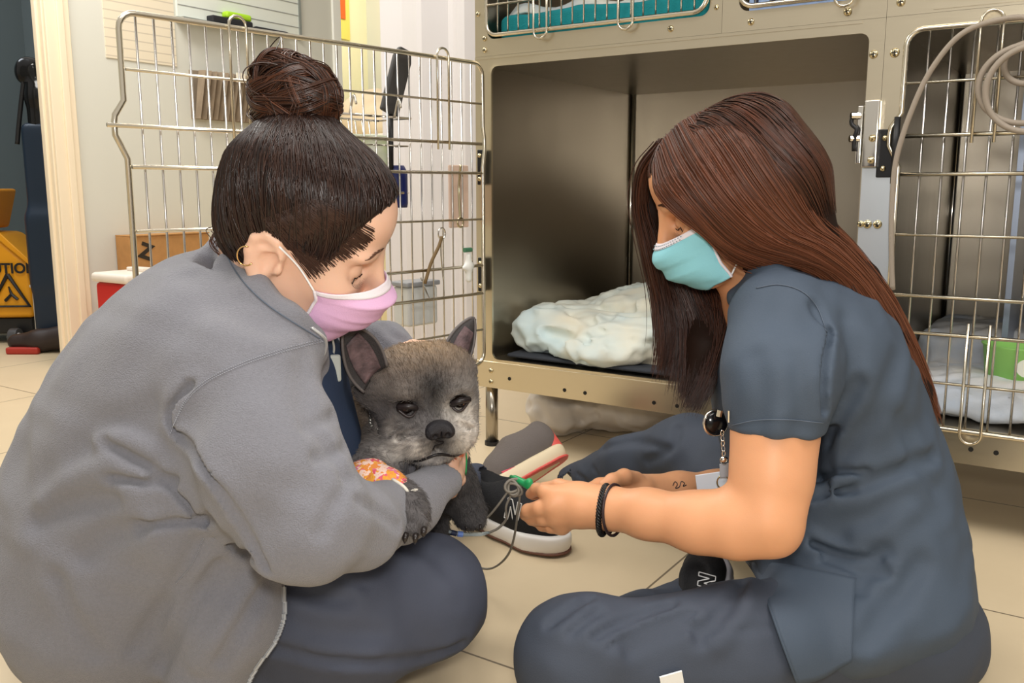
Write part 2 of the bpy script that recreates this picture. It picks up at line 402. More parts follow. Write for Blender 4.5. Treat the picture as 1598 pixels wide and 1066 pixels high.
# wall items
def wallp(y, z, off=0.): return K(WX+off, y, z)
def paper_mat():
    m = mat('poster_paper', (226, 214, 190), .7); n = m.node_tree.nodes; l = m.node_tree.links
    w = n.new('ShaderNodeTexWave'); w.bands_direction = 'Z'; w.inputs['Scale'].default_value = 9; w.inputs['Distortion'].default_value = 0; co = n.new('ShaderNodeTexCoord'); l.new(co.outputs['Object'], w.inputs[0])
    mr = n.new('ShaderNodeMapRange'); mr.inputs[1].default_value = .0; mr.inputs[2].default_value = .08; l.new(w.outputs['Fac'], mr.inputs[0])
    mx = n.new('ShaderNodeMix'); mx.data_type = 'RGBA'; mx.inputs[6].default_value = (*lin((198, 186, 166)), 1); mx.inputs[7].default_value = (*lin((228, 216, 192)), 1); l.new(mr.outputs[0], mx.inputs[0]); l.new(mx.outputs[2], n['Principled BSDF'].inputs['Base Color']); return m
o = cbox('wall_chart', WX, WX+.004, .235, .56, 1.212, 1.70, paper_mat()); tag(o, 'large cream paper chart taped to the wall beside the doorway', 'poster')
wb = thing('whiteboard', 'ruled whiteboard high on the left wall above the open gate', 'whiteboard', K(WX, .9, 1.42), CANG)
cbox('board_surface', WX, WX+.012, .572, 1.262, 1.418, 1.95, mat('whiteboard_gloss', (226, 230, 220), .25), wb)
for k in range(8):
    z = 1.465+k*.055; cbox('ruled_line', WX+.012, WX+.0135, .575, 1.258, z, z+.0035, mat('grey_line', (150, 152, 148), .5), wb)
cbox('edge_frame', WX, WX+.018, 1.258, 1.272, 1.41, 1.96, mat('aluminium', (176, 182, 180), .35, .8), wb)
cbox('marker_tray', WX, WX+.06, .565, 1.12, 1.400, 1.412, MATS['aluminium'], wb)
o = MB().box((0, 0, 0), (.05, .22, .03), basis(K(WX+.005, .72, 1.4125), CX, CY)).build('board_eraser', mat('black_felt', (34, 34, 38), .8), bevel=.006); tag(o, 'black felt eraser lying in the whiteboard tray', 'eraser')
o = MB().box((0, 0, 0), (.04, .14, .03), basis(K(WX+.01, .80, 1.4425), CX, CY)).build('cleaning_cloth', mat('lime_green', (168, 216, 40), .6), bevel=.01); tag(o, 'lime green cloth block on the whiteboard eraser', 'cloth')
o = MB().box((0, 0, 0), (.03, .20, .02), basis(K(WX+.01, .97, 1.4125), CX, CY)).build('marker_pen', MATS['black_felt'], bevel=.008); tag(o, 'dark marker at the right of the whiteboard tray', 'marker')
# pleated file holder
fh = thing('file_holder', 'grey brown pleated file holder hanging on the wall behind the gate', 'file holder', K(WX, .8, 1.0), CANG)
fm = mat('kraft_grey', (148, 132, 112), .75, var=.12, vscale=20)
mb = MB(); G = []
for i in range(25):
    t = i/24.; yy = .625+.36*t; G.append([K(WX+.02+.018*(i % 2), yy+(.03 if 0 else 0), 1.00), K(WX+.06+.03*(i % 2), yy, 1.20)])
mb.grid(G, .003).build('pleated_front', fm, fh)
cbox('back_board', WX, WX+.01, .62, .99, 1.0, 1.205, fm, fh)
o = cbox('folded_note', WX+.09, WX+.097, .80, .845, 1.165, 1.205, mat('note_white', (244, 238, 220), .6)); tag(o, 'small white folded note tucked in the file holder', 'note')
# cardboard box with a painted mark
cb = thing('cardboard_box', 'brown cardboard box with a black mark standing by the left wall', 'box', K(WX+.14, .27, 0), CANG)
kraft = mat('cardboard', (184, 136, 82), .8, var=.08, vscale=30)
cbox('carton', WX+.005, WX+.10, .215, .60, 0, .51, kraft, cb, bevel=.003)
cbox('flap', WX+.005, WX+.105, .215, .60, .51, .514, kraft, cb)
text('printed_mark', 'Z', .085, basis(K(WX+.1015, .285, .445), CY*.92+np.array([0, 0, -.35]), np.array([0, 0, 1.])+CY*.35), mat('ink_black', (44, 36, 26), .7), cb, bold=.004)
# sharps container
sc_ = thing('sharps_container', 'red sharps bin with a white lid beside the cardboard box', 'bin', K(WX+.3, .05, 0), CANG)
M = basis(K(-1.65, .08, 0), CX, CY)
mb = MB(); mb.prism([(-.10, -.12), (.10, -.12), (.10, .12), (-.10, .12)], 0, .36, M).build('bin_body', mat('sharps_red', (196, 40, 34), .35), sc_, bevel=.015)
MB().prism([(-.11, -.13), (.11, -.13), (.11, .13), (-.11, .13)], .36, .395, M).build('lid', mat('lid_white', (232, 222, 210), .4), sc_, bevel=.012)
MB().prism([(-.05, -.02), (.05, -.02), (.05, .02), (-.05, .02)], .395, .41, M).build('slot', MATS['lid_white'], sc_, bevel=.004)

# ------------------------------------------------------------------ closet contents
mopy = mat('bucket_yellow', (226, 156, 24), .4); blk = mat('black_plastic', (26, 26, 28), .4); 
bk = thing('mop_bucket', 'yellow caution mop bucket on casters inside the doorway', 'bucket', W(20, 525, 4.3)*np.array([1, 1, 0]), 0)
bx, by = W(12, 300, 4.25)[0], 4.2
def P2(u, v, D): return W(u, v, D)
front = [(-.36, .12), (.165, .12), (.165, .36), (.02, .50), (-.36, .52)]
mb = MB(); Mb = basis((bx+.0, by-.14, 0), (1, .08, 0), (0, 0, 1)); mb.prism(front, -.30, 0, Mb).build('bucket_body', mopy, bk, bevel=.02)
mb = MB().prism([(-.36, .52), (-.02, .52), (.03, .70), (-.36, .70)], -.26, -.04, Mb); mb.build('wringer', mat('wringer_orange', (214, 140, 30), .45), bk, bevel=.015)
MB().prism([(-.36, .51), (.03, .49), (.175, .355), (.18, .375), (.04, .52), (-.36, .54)], .0, .012, Mb).build('bucket_rim', mopy, bk, bevel=.004)
MB().prism([(-.34, .045), (.15, .045), (.15, .12), (-.34, .12)], -.28, -.02, Mb).build('base_frame', blk, bk, bevel=.01)
text('caution_lettering', 'CAUTION', .062, basis((bx+.06, by-.1445+.0, .345), (1, .08, 0), (0, 0, 1)), blk, bk, bold=.002)
tri = [(0, .085), (-.085, -.06), (.085, -.06)]
mb = MB(); Mt = basis((bx+.07, by-.141, .235), (1, .08, 0), (0, 0, 1))
Q = np.array([[*p, 0] for p in tri])@Mt[:3, :3].T+Mt[:3, 3]; mb.tube(np.vstack([Q, Q[:1]]), .009, 6)
S1 = np.array([[-.02, -.035, 0], [.01, -.005, 0], [.0, .03, 0], [.01, -.005, 0], [.035, -.03, 0]])@Mt[:3, :3].T+Mt[:3, 3]; mb.tube(S1, .007, 6)
mb.build('warning_symbol', blk, bk)
for dx in (-.3, .09):
    w = MB(); w.tube([(bx+dx-.02, by-.16, .04), (bx+dx+.02, by-.16, .04)], .038, 18).build('caster', mat('caster_grey', (70, 70, 72), .4), bk, smooth=False, bevel=.004)
    MB().tube([(bx+dx-.024, by-.17, .04), (bx+dx+.024, by-.17, .04)], .018, 12).build('caster_cap', mat('cap_white', (226, 226, 230), .3), bk)
# upright navy machine with a black handle
um = thing('floor_scrubber', 'navy upright cleaning machine with a black handle inside the doorway', 'machine', (W(58, 300, 4.0)[0], 4.0, 0))
navy = mat('navy_plastic', (24, 40, 58), .4)
ux = W(62, 300, 4.0)[0]
s = SDF(); s.box((ux+.06, 4.0, .62), (.10, .06, .36), rnd=.03); s.box((ux+.08, 4.0, .30), (.12, .08, .3), rnd=.03, k=.05)
solid('machine_body', s, navy, um, h=.012)
s = SDF(); s.chain([W(64, 200, 4.), W(62, 150, 4.), W(52, 108, 4.), W(42, 100, 4.)], [.05, .055, .04, .03], k=.03); s.ell(W(35, 112, 3.98), (.032, .03, .05), k=.02)
solid('handle_grip', s, mat('gloss_black', (14, 14, 16), .15), um, h=.006)
MB().tube(spline([W(38, 120, 3.97), W(33, 160, 3.97), W(29, 200, 3.97), W(27, 225, 3.97)], 20), .010, 8).build('power_cord', blk, um, smooth=True)
o = thing('white_case', 'pale grey box on the floor beside the mop bucket', 'box', (W(68, 480, 4.)[0], 4.0, 0))
MB().box((W(60, 480, 4.)[0], 3.95, .0), (W(90, 480, 4.)[0], 4.1, .27)).build('case_body', mat('case_grey', (196, 190, 176), .5), o, bevel=.01)
MB().box((W(60, 480, 4.)[0]-.004, 3.945, .2705), (W(90, 480, 4.)[0], 4.105, .285)).build('case_lid', MATS['case_grey'], o, bevel=.004)
sh = thing('dark_shoe', 'dark shoe with a red side lying at the foot of the door frame', 'shoe', W(50, 545, 3.9)*np.array([1, 1, 0]))
s = SDF(); q = W(50, 545, 3.85); s.chain([(q[0]-.07, 3.86, .045), (q[0]+.03, 3.86, .05), (q[0]+.16, 3.88, .07)], [.035, .045, .055], k=.03); s.box((q[0]+.05, 3.87, -.03), (.2, .2, .03), op=-1, k=.004)
solid('shoe_upper', s, mat('shoe_dark', (46, 34, 30), .5), sh, h=.006)
MB().box((q[0]-.09, 3.80, .0), (q[0]+.05, 3.83, .03)).build('red_stripe', mat('stripe_red', (170, 50, 38), .5), sh, bevel=.008)

# ------------------------------------------------------------------ folding screen and things behind the open gate
scr = thing('folding_screen', 'pale vertical pleated screen beside the cages', 'screen', K(-.6, .95, 0), CANG)
mb = MB(); G = []
xs = [-1.22, -1.10, -.98, -.96, -.87, -.84, -.78, -.75, -.66, -.63, -.52, -.50, -.40, -.37, -.27, -.25, -.14, -.12]
for i, x in enumerate(xs):
    y = .93+(.0 if (i//2) % 2 else .055); G.append([K(x, y, 0.02), K(x, y, 2.4)])
mb.grid(G[::-1], .006).build('pleated_panel', mat('screen_vinyl', (216, 213, 214), .45), scr)
cbox('top_track', -1.14, -.1, .90, 1.0, 2.4, 2.44, MATS['aluminium'], scr)
# low counter unit beyond the gate
cu = thing('counter_cabinet', 'cream counter cabinet beyond the open gate', 'cabinet', K(-1.65, 1.2, 0), CANG)
crm = mat('cream_laminate', (222, 208, 160), .5)
cbox('carcass', -1.96, -1.22, 1.06, 1.46, 0, .90, crm, cu, bevel=.004)
cbox('worktop', -1.98, -1.2, 1.04, 1.48, .90, .935, mat('worktop_white', (236, 232, 214), .35), cu, bevel=.004)
for xx in (-1.955, -1.585): 
    d = cbox('door', xx, xx+.36, 1.045, 1.06, .08, .86, crm, cu, bevel=.003); MB().tube([K(xx+.32, 1.03, .6), K(xx+.32, 1.03, .72)], .006, 8).build('handle', MATS['aluminium'], d)
s = SDF(); s.ell(K(-1.50, 1.25, 1.03), (.17, .13, .12), k=.03); s.ell(K(-1.38, 1.22, .99), (.12, .1, .07), k=.05)
o, _, _ = solid('cloth_bundle', s, mat('bundle_tan', (226, 206, 172), .8), h=.01, fn=field_fn([], .006, 30)); tag(o, 'pale tan cloth bundle on the cream counter', 'cloth')
jr = thing('spice_bottle', 'small yellow bottle with a brown cap behind the hair bun', 'bottle', K(-1.72, 1.10, .935))
M = basis(K(-1.72, 1.10, .935), CX, CY); MB().lathe([(0, 0), (.03, 0), (.03, .12), (.02, .14), (0, .14)], n=18, M=M).build('bottle_body', mat('bottle_yellow', (216, 182, 50), .35), jr, smooth=True)
MB().lathe([(0, .14), (.024, .14), (.024, .19), (0, .19)], n=18, M=M).build('cap', mat('cap_brown', (150, 96, 50), .4), jr)
# ------------------------------------------------------------------ stainless cages
def steel(name, col, rough, stretch=(120, 120, 2)):
    m = mat(name, col, rough, 1.0); n = m.node_tree.nodes; l = m.node_tree.links; b = n['Principled BSDF']
    co = n.new('ShaderNodeTexCoord'); mp_ = n.new('ShaderNodeMapping'); mp_.inputs['Scale'].default_value = stretch; l.new(co.outputs['Object'], mp_.inputs[0])
    t = n.new('ShaderNodeTexNoise'); t.inputs['Scale'].default_value = 3; t.inputs['Detail'].default_value = 3; l.new(mp_.outputs[0], t.inputs[0])
    mr = n.new('ShaderNodeMapRange'); mr.inputs[3].default_value = rough-.03; mr.inputs[4].default_value = rough+.06; l.new(t.outputs[0], mr.inputs[0]); l.new(mr.outputs[0], b.inputs['Roughness'])
    t2 = n.new('ShaderNodeTexNoise'); t2.inputs['Scale'].default_value = 2.2; t2.inputs['Detail'].default_value = 2; l.new(co.outputs['Object'], t2.inputs[0])
    bp = n.new('ShaderNodeBump'); bp.inputs['Strength'].default_value = .22; bp.inputs['Distance'].default_value = .02; l.new(t2.outputs[0], bp.inputs['Height']); l.new(bp.outputs[0], b.inputs['Normal'])
    return m
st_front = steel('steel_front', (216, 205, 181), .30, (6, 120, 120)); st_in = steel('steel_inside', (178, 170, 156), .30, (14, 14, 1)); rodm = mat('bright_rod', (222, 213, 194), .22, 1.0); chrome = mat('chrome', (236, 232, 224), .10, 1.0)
screwm = mat('screw_steel', (210, 196, 160), .18, 1.0); dark = mat('dark_gap', (18, 17, 16), .6)
def ring_plate(x0, x1, z0, z1, hx0, hx1, hz0, hz1, r, y0, y1, ns=7):
    """plate with a rounded rectangular hole, thickness y0..y1 in cage coordinates"""
    inner = []; outer = []
    for cx_, cz_, a0, ox, oz in ((hx1-r, hz1-r, 0, x1, z1), (hx0+r, hz1-r, 90, x0, z1), (hx0+r, hz0+r, 180, x0, z0), (hx1-r, hz0+r, 270, x1, z0)):
        for k in range(ns):
            a = math.radians(a0+90*k/(ns-1)); inner.append((cx_+r*math.cos(a), cz_+r*math.sin(a))); outer.append((ox, oz))
    n = len(inner); V = []
    for y in (y0, y1):
        V += [K(x, y, z) for x, z in inner]+[K(x, y, z) for x, z in outer]
    Fc = []
    for i in range(n):
        j = (i+1) % n
        def q(*f): 
            Fc.append(f)
        if outer[i] == outer[j]: q(i, n+i, j); q(2*n+i, 2*n+j, 3*n+i)
        else: q(i, n+i, n+j, j); q(2*n+i, 2*n+j, 3*n+j, 3*n+i); q(n+i, 3*n+i, 3*n+j, n+j)
        q(i, j, 2*n+j, 2*n+i)
    return MB().add(V, Fc)
def screw(x, z, parent, r=.008, y=-.002):
    M = basis(K(x, y, z), CX, (0, 0, 1)); mb = MB(); mb.lathe([(0, .005), (r*.5, .0045), (r*.85, .003), (r, 0)], n=14, M=M); o = mb.build('screw', screwm, parent, smooth=True)
    mb = MB(); mb.box((-r*.55, -r*.10, .0048), (r*.55, r*.10, .0054), M); mb.box((-r*.10, -r*.55, .0048), (r*.10, r*.55, .0054), M); mb.build('cross_slot', dark, o)
def shell(root, x0, x1, z0, z1, depth=.84, floor=True):
    w = .004
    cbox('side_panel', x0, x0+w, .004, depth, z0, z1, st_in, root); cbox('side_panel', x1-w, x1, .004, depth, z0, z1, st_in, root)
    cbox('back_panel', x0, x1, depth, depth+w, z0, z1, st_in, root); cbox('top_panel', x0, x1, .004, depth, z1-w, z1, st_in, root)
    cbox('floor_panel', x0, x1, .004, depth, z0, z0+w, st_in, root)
    # folded corner seams
    for xx, yy in ((x0+w, depth), ):
        MB().tube([K(xx+.006, yy-.006, z0), K(xx+.006, yy-.006, z1)], .006, 8).build('corner_seam', chrome, root, smooth=True)
def gate(root, M, w, h, n, loops=(), gap=.0, name='gate', lo=None, kink=True, hleft=True, rail_ext=True):
    """wire door in its own plane: local x across, y up, z outward; M maps to world"""
    def T(P): P = np.asarray(P, float); return P@M[:3, :3].T+M[:3, 3]
    g = MB(); r = .0055; c = .03
    loop = []
    for cx_, cy_, a0 in ((w-c, h-c, 0), (c, h-c, 90), (c, c, 180), (w-c, c, 270)):
        for k in range(6):
            a = math.radians(a0+18*k); loop.append((cx_+c*math.cos(a), cy_+c*math.sin(a), 0))
        if kink and a0 in (90, 270):
            ys = (h*.80, h*.765, h*.75, h*.72, h*.70, h*.665); off = (0, -.018, -.02, -.02, -.012, 0)
            xx = 0 if a0 == 90 else w; sg = 1
            seq = list(zip(ys, off)) if a0 == 90 else list(zip(ys, off))[::-1]
            if a0 == 90: loop += [(xx+o_, y_, 0) for y_, o_ in seq]
            else: loop += [(xx+abs(o_)*.3, y_, 0) for y_, o_ in seq]
    gf = g.tube(T(loop), r, 8, closed=True).build(name+'_frame', rodm, root, smooth=True)
    v = MB()
    for i in range(1, n):
        x = w*i/n; v.tube(T([(x, .004, -.006), (x, h-.004, -.006)]), .0023, 6)
    v.build('upright_rods', mat('zinc_rod', (214, 210, 206), .25, 1.0), root, smooth=True)
    fr = [.129, .258, .353, .505, .66, .755, .88]
    hh = MB()
    for i, f in enumerate(fr):
        y = h*(1-f); rr = .0042 if f in (.258, .353, .66, .755) else .003
        ext = -.035 if (f == .258 and rail_ext) else .006
        hh.tube(T([(ext, y, .004), (w-.008, y, .004)]), rr, 7)
    hh.build('cross_rails', rodm, root, smooth=True)
    for lx, top in loops:
        L = MB(); a = .019; y0 = h+.022 if top else -.022; s_ = 1 if top else -1
        pts = [(lx-a, y0-s_*(.24), .008), (lx-a, y0-s_*a, .008)]+[(lx-a*math.cos(t), y0-s_*a+s_*a*math.sin(t), .008) for t in np.linspace(0, PI, 9)[1:-1]]+[(lx+a, y0-s_*a, .008), (lx+a, y0-s_*(.24), .008)]
        L.tube(T(pts), .003, 6).build('stiffener_loop', rodm, root, smooth=True)
def hinge(parent, x, z, w=.035, h=.085, y=-.004):
    o = MB().box((x, y-.008, z-h/2), (x+w, y, z+h/2), basis(K(0, 0, 0), CX, CY)).build('hinge', blk, parent, bevel=.002)
    for dz in (-.03, .03):
        M = basis(K(x+w*.35, y-.008, z+dz), CX, (0, 0, 1)); MB().lathe([(0, .004), (.004, .0035), (.006, 0)], n=12, M=M).build('hinge_screw', screwm, o, smooth=True)
# lower left cage, its door standing open towards the camera
XA0, XA1, ZA0, ZA1 = .022, .945, .247, 1.008
c1 = thing('kennel_cage', 'lower left steel cage, open and holding crumpled pale bedding', 'cage', K(.5, 0, .165), CANG, 'stainless kennel cages')
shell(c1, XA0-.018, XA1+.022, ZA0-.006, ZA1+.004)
ring_plate(-.028, .9747, .168, 1.034, XA0, XA1, ZA0, ZA1, .018, -.003, .004).build('front_frame', st_front, c1)
cbox('bottom_rail', -.028, .9747, -.006, -.0031, .168, .240, st_front, c1, bevel=.001)
cbox('seam_strip', -.028, .93, -.0045, -.0031, 1.027, 1.0338, st_front, c1)
for x, z in ((.003, 1.05), (.003, 1.078), (.02, .215), (.02, .185)): screw(x, z, c1, .007, -.006 if z < .3 else -.003)
for x in (.08, .25, .31, .50, .56, .75, .81): 
    M = basis(K(x, -.0062, .190 if x > .1 else .2), CX, (0, 0, 1)); MB().lathe([(0, .001), (.005, .001), (.005, 0)], n=10, M=M).build('rail_hole', dark, c1)
for x in (1.0, .992): pass
screw(.955, .965, c1, .009); screw(.90, 1.052, c1, .008, -.006); screw(.965, .628, c1, .009, -.007)
# latch keeper on the right post
lk = cbox('latch_keeper', .948, .978, -.024, -.003, .742, .875, chrome, c1, bevel=.003)
cbox('keeper_slot', .935, .946, -.020, -.004, .75, .865, chrome, c1, bevel=.002)
for z in (.757, .80): 
    M = basis(K(.968, -.0245, z), CX, (0, 0, 1)); MB().lathe([(0, .005), (.005, .004), (.0075, 0)], n=12, M=M).build('keeper_screw', screwm, lk, smooth=True)
for z in (.80, .845): MB().tube([K(.925, -.03, z), K(.94, -.02, z)], .007, 8).build('keeper_tongue', chrome, c1)
MB().tube(spline([K(.928, -.026, .85), K(.926, -.026, .83), K(.938, -.03, .818), K(.934, -.028, .80), K(.934, -.026, .775)], 16), .0045, 8).build('keeper_spring', MATS['black_plastic'], c1, smooth=True)
cbox('post_sleeve', .947, 1.012, -.006, -.0031, .30, .742, mat('steel_blue', (226, 234, 240), .40, 1.0), c1, bevel=.001)
screw(.985, .628, c1, .009, -.007); screw(.952, .628, c1, .007, -.007)
# the open door
GD = np.array([-math.sin(math.radians(42.3)), -math.cos(math.radians(42.3)), 0])
HP = K(.012, -.022, .238)
gt = bpy.data.objects.new('door', None); C.objects.link(gt); gt.parent = c1
Mg = basis(HP+GD*.94, -GD, (0, 0, 1.)); gate(gt, Mg, .935, .775, 27, loops=((.235, True), (.79, True)))
MB().tube([HP+GD*.965+np.array([0, 0, .32-.02]), HP+GD*.94+np.array([0, 0, .30])], .004, 6)
for z in (.755, .475):
    hinge(c1, -.012, z, .022, .09, -.012)
# lower right cage, door shut
XB0, XB1, ZB0, ZB1 = 1.014, 1.93, .226, 1.008
c2 = thing('kennel_cage', 'lower right steel cage with its wire door shut and a green bowl inside', 'cage', K(1.5, 0, .15), CANG, 'stainless kennel cages')
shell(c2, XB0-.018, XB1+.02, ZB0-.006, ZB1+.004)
ring_plate(.9753, 1.96, .153, 1.034, XB0, XB1, ZB0, ZB1, .03, -.003, .004).build('front_frame', st_front, c2)
for x in (1.19, 1.235): 
    M = basis(K(x, -.0032, .185), CX, (0, 0, 1)); MB().lathe([(0, .001), (.005, .001), (.005, 0)], n=10, M=M).build('rail_hole', dark, c2)
screw(.995, .965, c2, .010)
g2 = bpy.data.objects.new('door', None); C.objects.link(g2); g2.parent = c2
Mg2 = basis(K(1.018, -.014, .222), CX, (0, 0, 1.)); gate(g2, Mg2, .91, .782, 23, loops=((.148, True), (.17, False)), rail_ext=False)
hinge(c2, .9755, .80-.03, .038, .095, -.0035)
hinge(c2, .9755, .45, .038, .095, -.0035)
MB().tube([K(1.012, -.02, .71), K(1.012, -.02, .84)], .0065, 8).build('hinge_pin', blk, c2, smooth=True)
# upper cages
def upper(x0, x1, label, hx0, hx1):
    c = thing('kennel_cage', label, 'cage', K((x0+x1)/2, 0, 1.04), CANG, 'stainless kennel cages')
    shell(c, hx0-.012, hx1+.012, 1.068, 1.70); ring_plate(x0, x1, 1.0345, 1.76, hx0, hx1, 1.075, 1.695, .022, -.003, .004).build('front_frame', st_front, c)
    d = bpy.data.objects.new('door', None); C.objects.link(d); d.parent = c
    gate(d, basis(K(hx0+.004, -.012, 1.083), CX, (0, 0, 1.)), hx1-hx0-.008, .60, int((hx1-hx0)/.031), loops=((.165, False), (.395, False)) if x0 < 0 else ((.22, False),), kink=False, rail_ext=False, name='gate')
    return c
c3 = upper(-.028, .6347, 'upper left steel cage holding a teal towel and pale pad', .010, .606)
c4 = upper(.6353, .9747, 'upper middle steel cage with a blue handwritten card behind its door', .672, .94)
c5 = upper(.9753, 1.96, 'upper right steel cage at the top edge of the photo', 1.02, 1.93)
for x, z in ((.625, 1.062), (.66, 1.10),): pass
screw(.515, 1.055, c3, .008); screw(-.018, 1.14, c3, .007); screw(.70, 1.052, c4, .008); screw(.621, 1.09, c3, .006); screw(1.0, 1.06, c5, .009)
cbox('seam_strip', 1.06, 1.9, -.0045, -.0031, 1.040, 1.052, st_front, c5)
# bedding in the upper left cage, card in the middle one
s = SDF(); s.box(K(.31, .32, 1.10), (.285, .30, .035), np.array([CX, CY, [0, 0, 1]]).T, rnd=.02)
o, _, _ = solid('teal_towel', s, mat('towel_teal', (18, 138, 146), .85, bump=.4, bscale=300), h=.008, fn=field_fn([], .006, 25, 3)); tag(o, 'folded teal towel along the front of the upper left cage', 'towel')
G = [[K(.03+.55*i/20, .06+.045*j, 1.142+.012*math.sin(i*.9+j)+.02*j/8*(1+math.sin(i*.5))+(.02 if j else -.006)) for j in range(10)] for i in range(21)]
o = MB().grid(G, .006).build('absorbent_pad', mat('pad_pale', (206, 220, 226), .7, col2=(236, 236, 226), vscale=6), smooth=True); tag(o, 'crumpled white and pale blue pad on the teal towel', 'pad')
o = thing('cage_card', 'blue card with handwriting inside the upper middle cage', 'card', K(.81, .02, 1.08), CANG)
cbox('card', .69, .925, .010, .013, 1.0755, 1.16, mat('card_blue', (150, 174, 214), .6), o)
text('handwriting', 'Please', .075, basis(K(.79, .0095, 1.115), CX, (0, 0, 1)), mat('ink_navy', (24, 26, 48), .6), o, bold=.0012)
# stand under the cages
stn = thing('cage_stand', 'round steel leg stand under the cages', 'stand', K(0, 0, 0), CANG)
for x in (.004, 1.93):
    for y in (.02, .80):
        l_ = MB(); l_.tube([K(x, y, .01), K(x, y, .168)], .017, 16).build('leg', mat('leg_steel', (170, 162, 148), .25, 1.0), stn, smooth=True)
        MB().tube([K(x, y, 0), K(x, y, .011)], .020, 16).build('rubber_foot', blk, stn)
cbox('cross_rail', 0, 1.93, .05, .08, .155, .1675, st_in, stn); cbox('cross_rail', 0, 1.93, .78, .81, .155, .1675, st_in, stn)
# bedding in the lower left cage
s = SDF(); Rk = np.array([CX, CY, [0, 0, 1]]).T
s.box(K(.36, .36, .315), (.31, .30, .055), Rk, rnd=.05); s.ell(K(.42, .45, .375), (.28, .24, .06), Rk, k=.05); s.ell(K(.33, .62, .43), (.10, .07, .08), Rk, k=.05); s.ell(K(.60, .50, .405), (.16, .16, .06), Rk, k=.05)
s.ell(K(.10, .18, .315), (.08, .13, .05), Rk, k=.05); s.ell(K(.30, .06, .29), (.12, .07, .035), Rk, k=.04); s.ell(K(.70, .30, .30), (.2, .25, .06), Rk, k=.05)
crs = [(spline([K(.13, .03, .34), K(.25, .02, .30), K(.4, .0, .35)], 12), .010, .008), (spline([K(.28, .02, .37), K(.24, .04, .33), K(.20, .05, .27)], 8), .010, .009), (spline([K(.42, .04, .36), K(.46, .03, .30), K(.44, .03, .26)], 8), .010, .008),
       (spline([K(.08, .1, .33), K(.2, .2, .39), K(.35, .25, .38)], 10), .012, .006), (spline([K(.4, .2, .40), K(.55, .15, .37), K(.7, .1, .34)], 10), .012, .006), (spline([K(.12, .02, .285), K(.22, .015, .265), K(.3, .01, .27)], 8), .008, .007)]
o, _, _ = solid('cage_bedding', s, mat('bedding_pale', (208, 226, 228), .75, col2=(240, 232, 208), vscale=4.5), h=.006, fn=field_fn(crs, .003, 90, 5, ridge=.020, rsc=34, gain=1.5)); tag(o, 'crumpled pale blue and cream disposable bedding on the lower left cage floor', 'bedding')
s = SDF(); s.box(K(.38, .33, .2575), (.33, .31, .006), Rk, rnd=.005)
o, _, _ = solid('mesh_mat', s, mat('mat_navy', (50, 54, 62), .8), h=.006); tag(o, 'dark mat under the pale bedding in the lower left cage', 'mat')
s = SDF(); s.ell(K(.80, .55, .40), (.10, .08, .05), Rk)
o, _, _ = solid('orange_toy', s, mat('toy_orange', (196, 92, 40), .7), h=.006); tag(o, 'orange cloth scrap at the back of the lower left cage bedding', 'cloth')
# lower right cage contents
s = SDF(); s.box(K(1.46, .28, .262), (.42, .24, .03), Rk, rnd=.025); s.ell(K(1.3, .2, .285), (.2, .15, .025), Rk, k=.03); s.box(K(1.42, .62, .30), (.42, .18, .06), Rk, rnd=.05, k=.04); s.ell(K(1.5, .7, .36), (.2, .1, .06), Rk, k=.04)
o, _, _ = solid('padded_blanket', s, mat('blanket_pale', (226, 222, 216), .85, col2=(196, 208, 224), vscale=7, bump=.3, bscale=80), h=.008, fn=field_fn([], .002, 100, 9, ridge=.014, rsc=36)); tag(o, 'white and pale blue blanket on the floor of the lower right cage', 'blanket')
bw = thing('green_bowl', 'lime green plastic bowl on the blanket in the right cage', 'bowl', K(1.245, .20, .30))
M = basis(K(1.245, .20, .300), CX, CY); MB().lathe([(0, .0), (.062, 0), (.070, .07), (.074, .075), (.067, .075), (.058, .008), (0, .008)], n=32, M=M).build('bowl_body', mat('bowl_green', (156, 218, 116), .4), bw, smooth=True)
M2 = basis(K(1.245, .20, .300)+(-CY*.065-CX*-.02)+np.array([0, 0, .035]), CX, (0, 0, 1)); MB().lathe([(0, .002), (.019, .002), (.019, 0)], n=16, M=M2).build('white_patch', mat('patch_white', (238, 240, 226), .5), bw)
# brushed grey divider and folded blanket standing inside the right cage
o = cbox('cage_divider', 1.20, 1.212, .30, .83, .24, 1.0, mat('divider_blue', (150, 160, 178), .35, .7)); tag(o, 'grey blue divider panel standing inside the right cage', 'divider panel')
# coiled grey lead hung on the right cage door
def coil():
    s_ = 1
    top = lambda x, z, y=-.045: K(x, y, z)
    P = [top(1.03, .50), top(1.024, .56), top(1.018, .66), top(1.020, .76), top(1.045, .86), top(1.075, .93), top(1.12, .985), top(1.18, 1.005, -.035), top(1.235, .998), top(1.28, .95)]
    return P
gm = mat('lead_grey', (158, 146, 132), .6, bump=.2, bscale=500)
lead = thing('coiled_lead', 'grey cord coiled and hung over the top of the right cage door', 'cord', K(1.2, -.045, .9))
MB().tube(spline(coil(), 60), .0055, 8).build('hanging_cord', gm, lead, smooth=True)
for k, (cx_, cz_, rx, rz, yy) in enumerate(((1.235, .888, .082, .070, -.038), (1.245, .878, .078, .076, -.047), (1.232, .925, .040, .036, -.030))):
    th = np.linspace(0, 2*PI, 48, endpoint=False); MB().tube([K(cx_+rx*math.cos(t), yy+.004*math.sin(2*t), cz_+rz*math.sin(t)) for t in th], .0058, 8, closed=True).build('cord_loop', gm, lead, smooth=True)
MB().tube([K(1.285, -.045, .925), K(1.285, -.045, .985)], .014, 10).build('cord_clamp', blk, lead)
